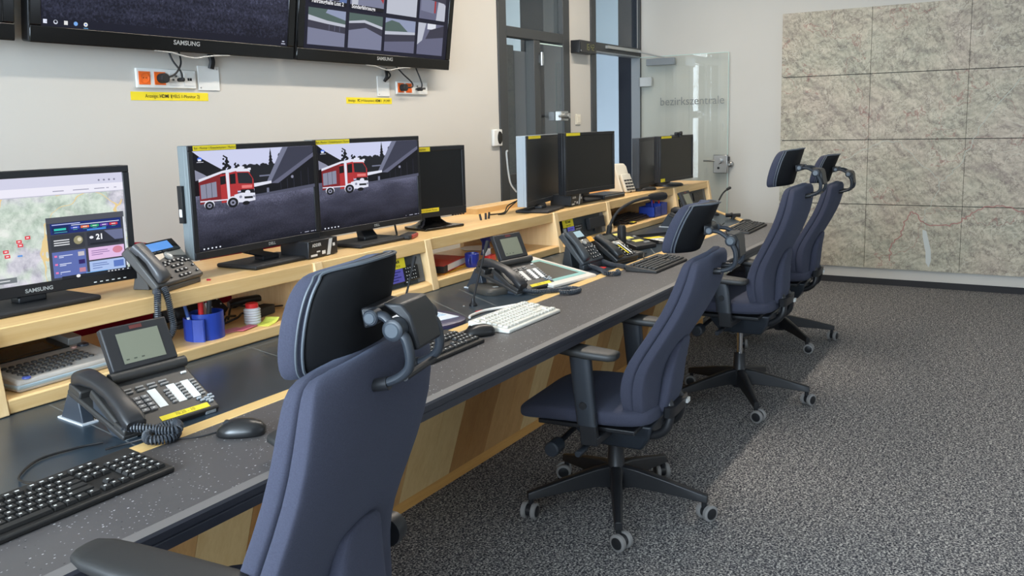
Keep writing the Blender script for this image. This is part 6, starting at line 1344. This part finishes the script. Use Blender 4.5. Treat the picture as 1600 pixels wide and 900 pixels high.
        MB().tube(path, [0.0098-0.0015*i/n for i in range(n)], PS, 12, 0.85).build('bracket_arm', br)
        MB().tube([B((xo*1.15, -0.352, 0.9175)), B((xo*1.15, -0.395, 0.9195))], [0.010, 0.011], PB, 14).build('arm_socket', br)
    MB().loft([[B(p) for p in ((-0.047, J2.y-0.012, 1.040), (0.047, J2.y-0.012, 1.040), (0.047, J2.y+0.022, 1.045), (-0.047, J2.y+0.022, 1.045))], [B(p) for p in ((-0.047, J2.y-0.024, 1.02), (0.047, J2.y-0.024, 1.02), (0.047, J2.y-0.008, 1.015), (-0.047, J2.y-0.008, 1.015))], [B(p) for p in ((-0.044, J2.y-0.028, 0.965), (0.044, J2.y-0.028, 0.965), (0.044, J2.y-0.016, 0.962), (-0.044, J2.y-0.016, 0.962))]], PB).build('tension_box', br, bevel=0.004)
    MB().tube([B((-0.058, -0.424, 0.925)), B((0.058, -0.424, 0.925))], 0.006, PB, 10).build('cross_bar', br)
    return t
office_chair('nearest dark blue swivel chair, cut off by the bottom edge, seen from behind', 1.03, 1.18, 103, 0.055, lean=0.17, base_turn=0.5, arm=0.045, slide=-0.05, hoff=-0.035, hdz=-0.026)
office_chair('dark blue swivel chair fully in view in the middle, both its armrests visible', 2.82, 1.281, 94.5, 0.0, base_turn=-0.26)
office_chair('raised dark blue swivel chair second from the far end, chrome lift column showing', 4.25, 1.245, 91, 0.105, lean=0.11, base_turn=-0.12, arm=-0.095)
office_chair('dark blue swivel chair farthest away in front of the wall map', 5.55, 1.37, 92, 0.035, lean=0.05, base_turn=0.09, arm=-0.035)

# visitor chairs behind the desk
def visitor_chair(label, x, y, deg):
    t = thing('visitor_chair', label, 'chair', (x, y, 0), radians(deg), 'red visitor chairs behind the desk')
    RF = M['red_fabric']; WD = M['beech_along']
    MB().loft([ringy((0, yy, 0.45), (1, 0, 0), (0, 0, 1), hw, hh, 0.5, 20) for yy, hw, hh in ((-0.25, 0.2, 0.012), (-0.23, 0.235, 0.03), (0, 0.24, 0.035), (0.2, 0.235, 0.03), (0.22, 0.2, 0.012))], RF).build('seat', t, angle=1.5)
    MB().loft([ringy((0, 0.20+0.12*(z-0.5), z), (1, 0, 0), (0, 1, 0), hw, th_, 0.5, 24, -0.03) for z, hw, th_ in ((0.50, 0.2, 0.01), (0.52, 0.225, 0.022), (0.74, 0.235, 0.024), (0.96, 0.225, 0.024), (1.0, 0.195, 0.022), (1.03, 0.15, 0.014), (1.038, 0.10, 0.006))], RF).build('backrest', t, sub=1, angle=3.0)
    for sx in (-1, 1):
        MB().tube(crom([(sx*0.26, -0.22, 0.0), (sx*0.26, -0.22, 0.62), (sx*0.26, -0.19, 0.66), (sx*0.26, 0.2, 0.66)]), 0.011, CHROME, 10).build('front_leg', t)
        MB().tube([(sx*0.25, 0.26, 0.0), (sx*0.25, 0.22, 0.45), (sx*0.24, 0.26, 0.85)], 0.011, CHROME, 10).build('rear_leg', t)
        MB().loft([ringy((sx*0.26, yy, zz), (1, 0, 0), (0, 0, 1), 0.026, 0.011, 0.6, 14) for yy, zz in ((-0.26, 0.672), (-0.1, 0.684), (0.1, 0.684), (0.22, 0.672))], WD).build('armrest', t)
    return t
visitor_chair('red visitor chair showing between the relief map monitor and the first fire engine monitor', 1.85, 2.97, 175)
visitor_chair('red visitor chair mostly hidden behind the first fire engine monitor', 2.43, 2.97, 182)
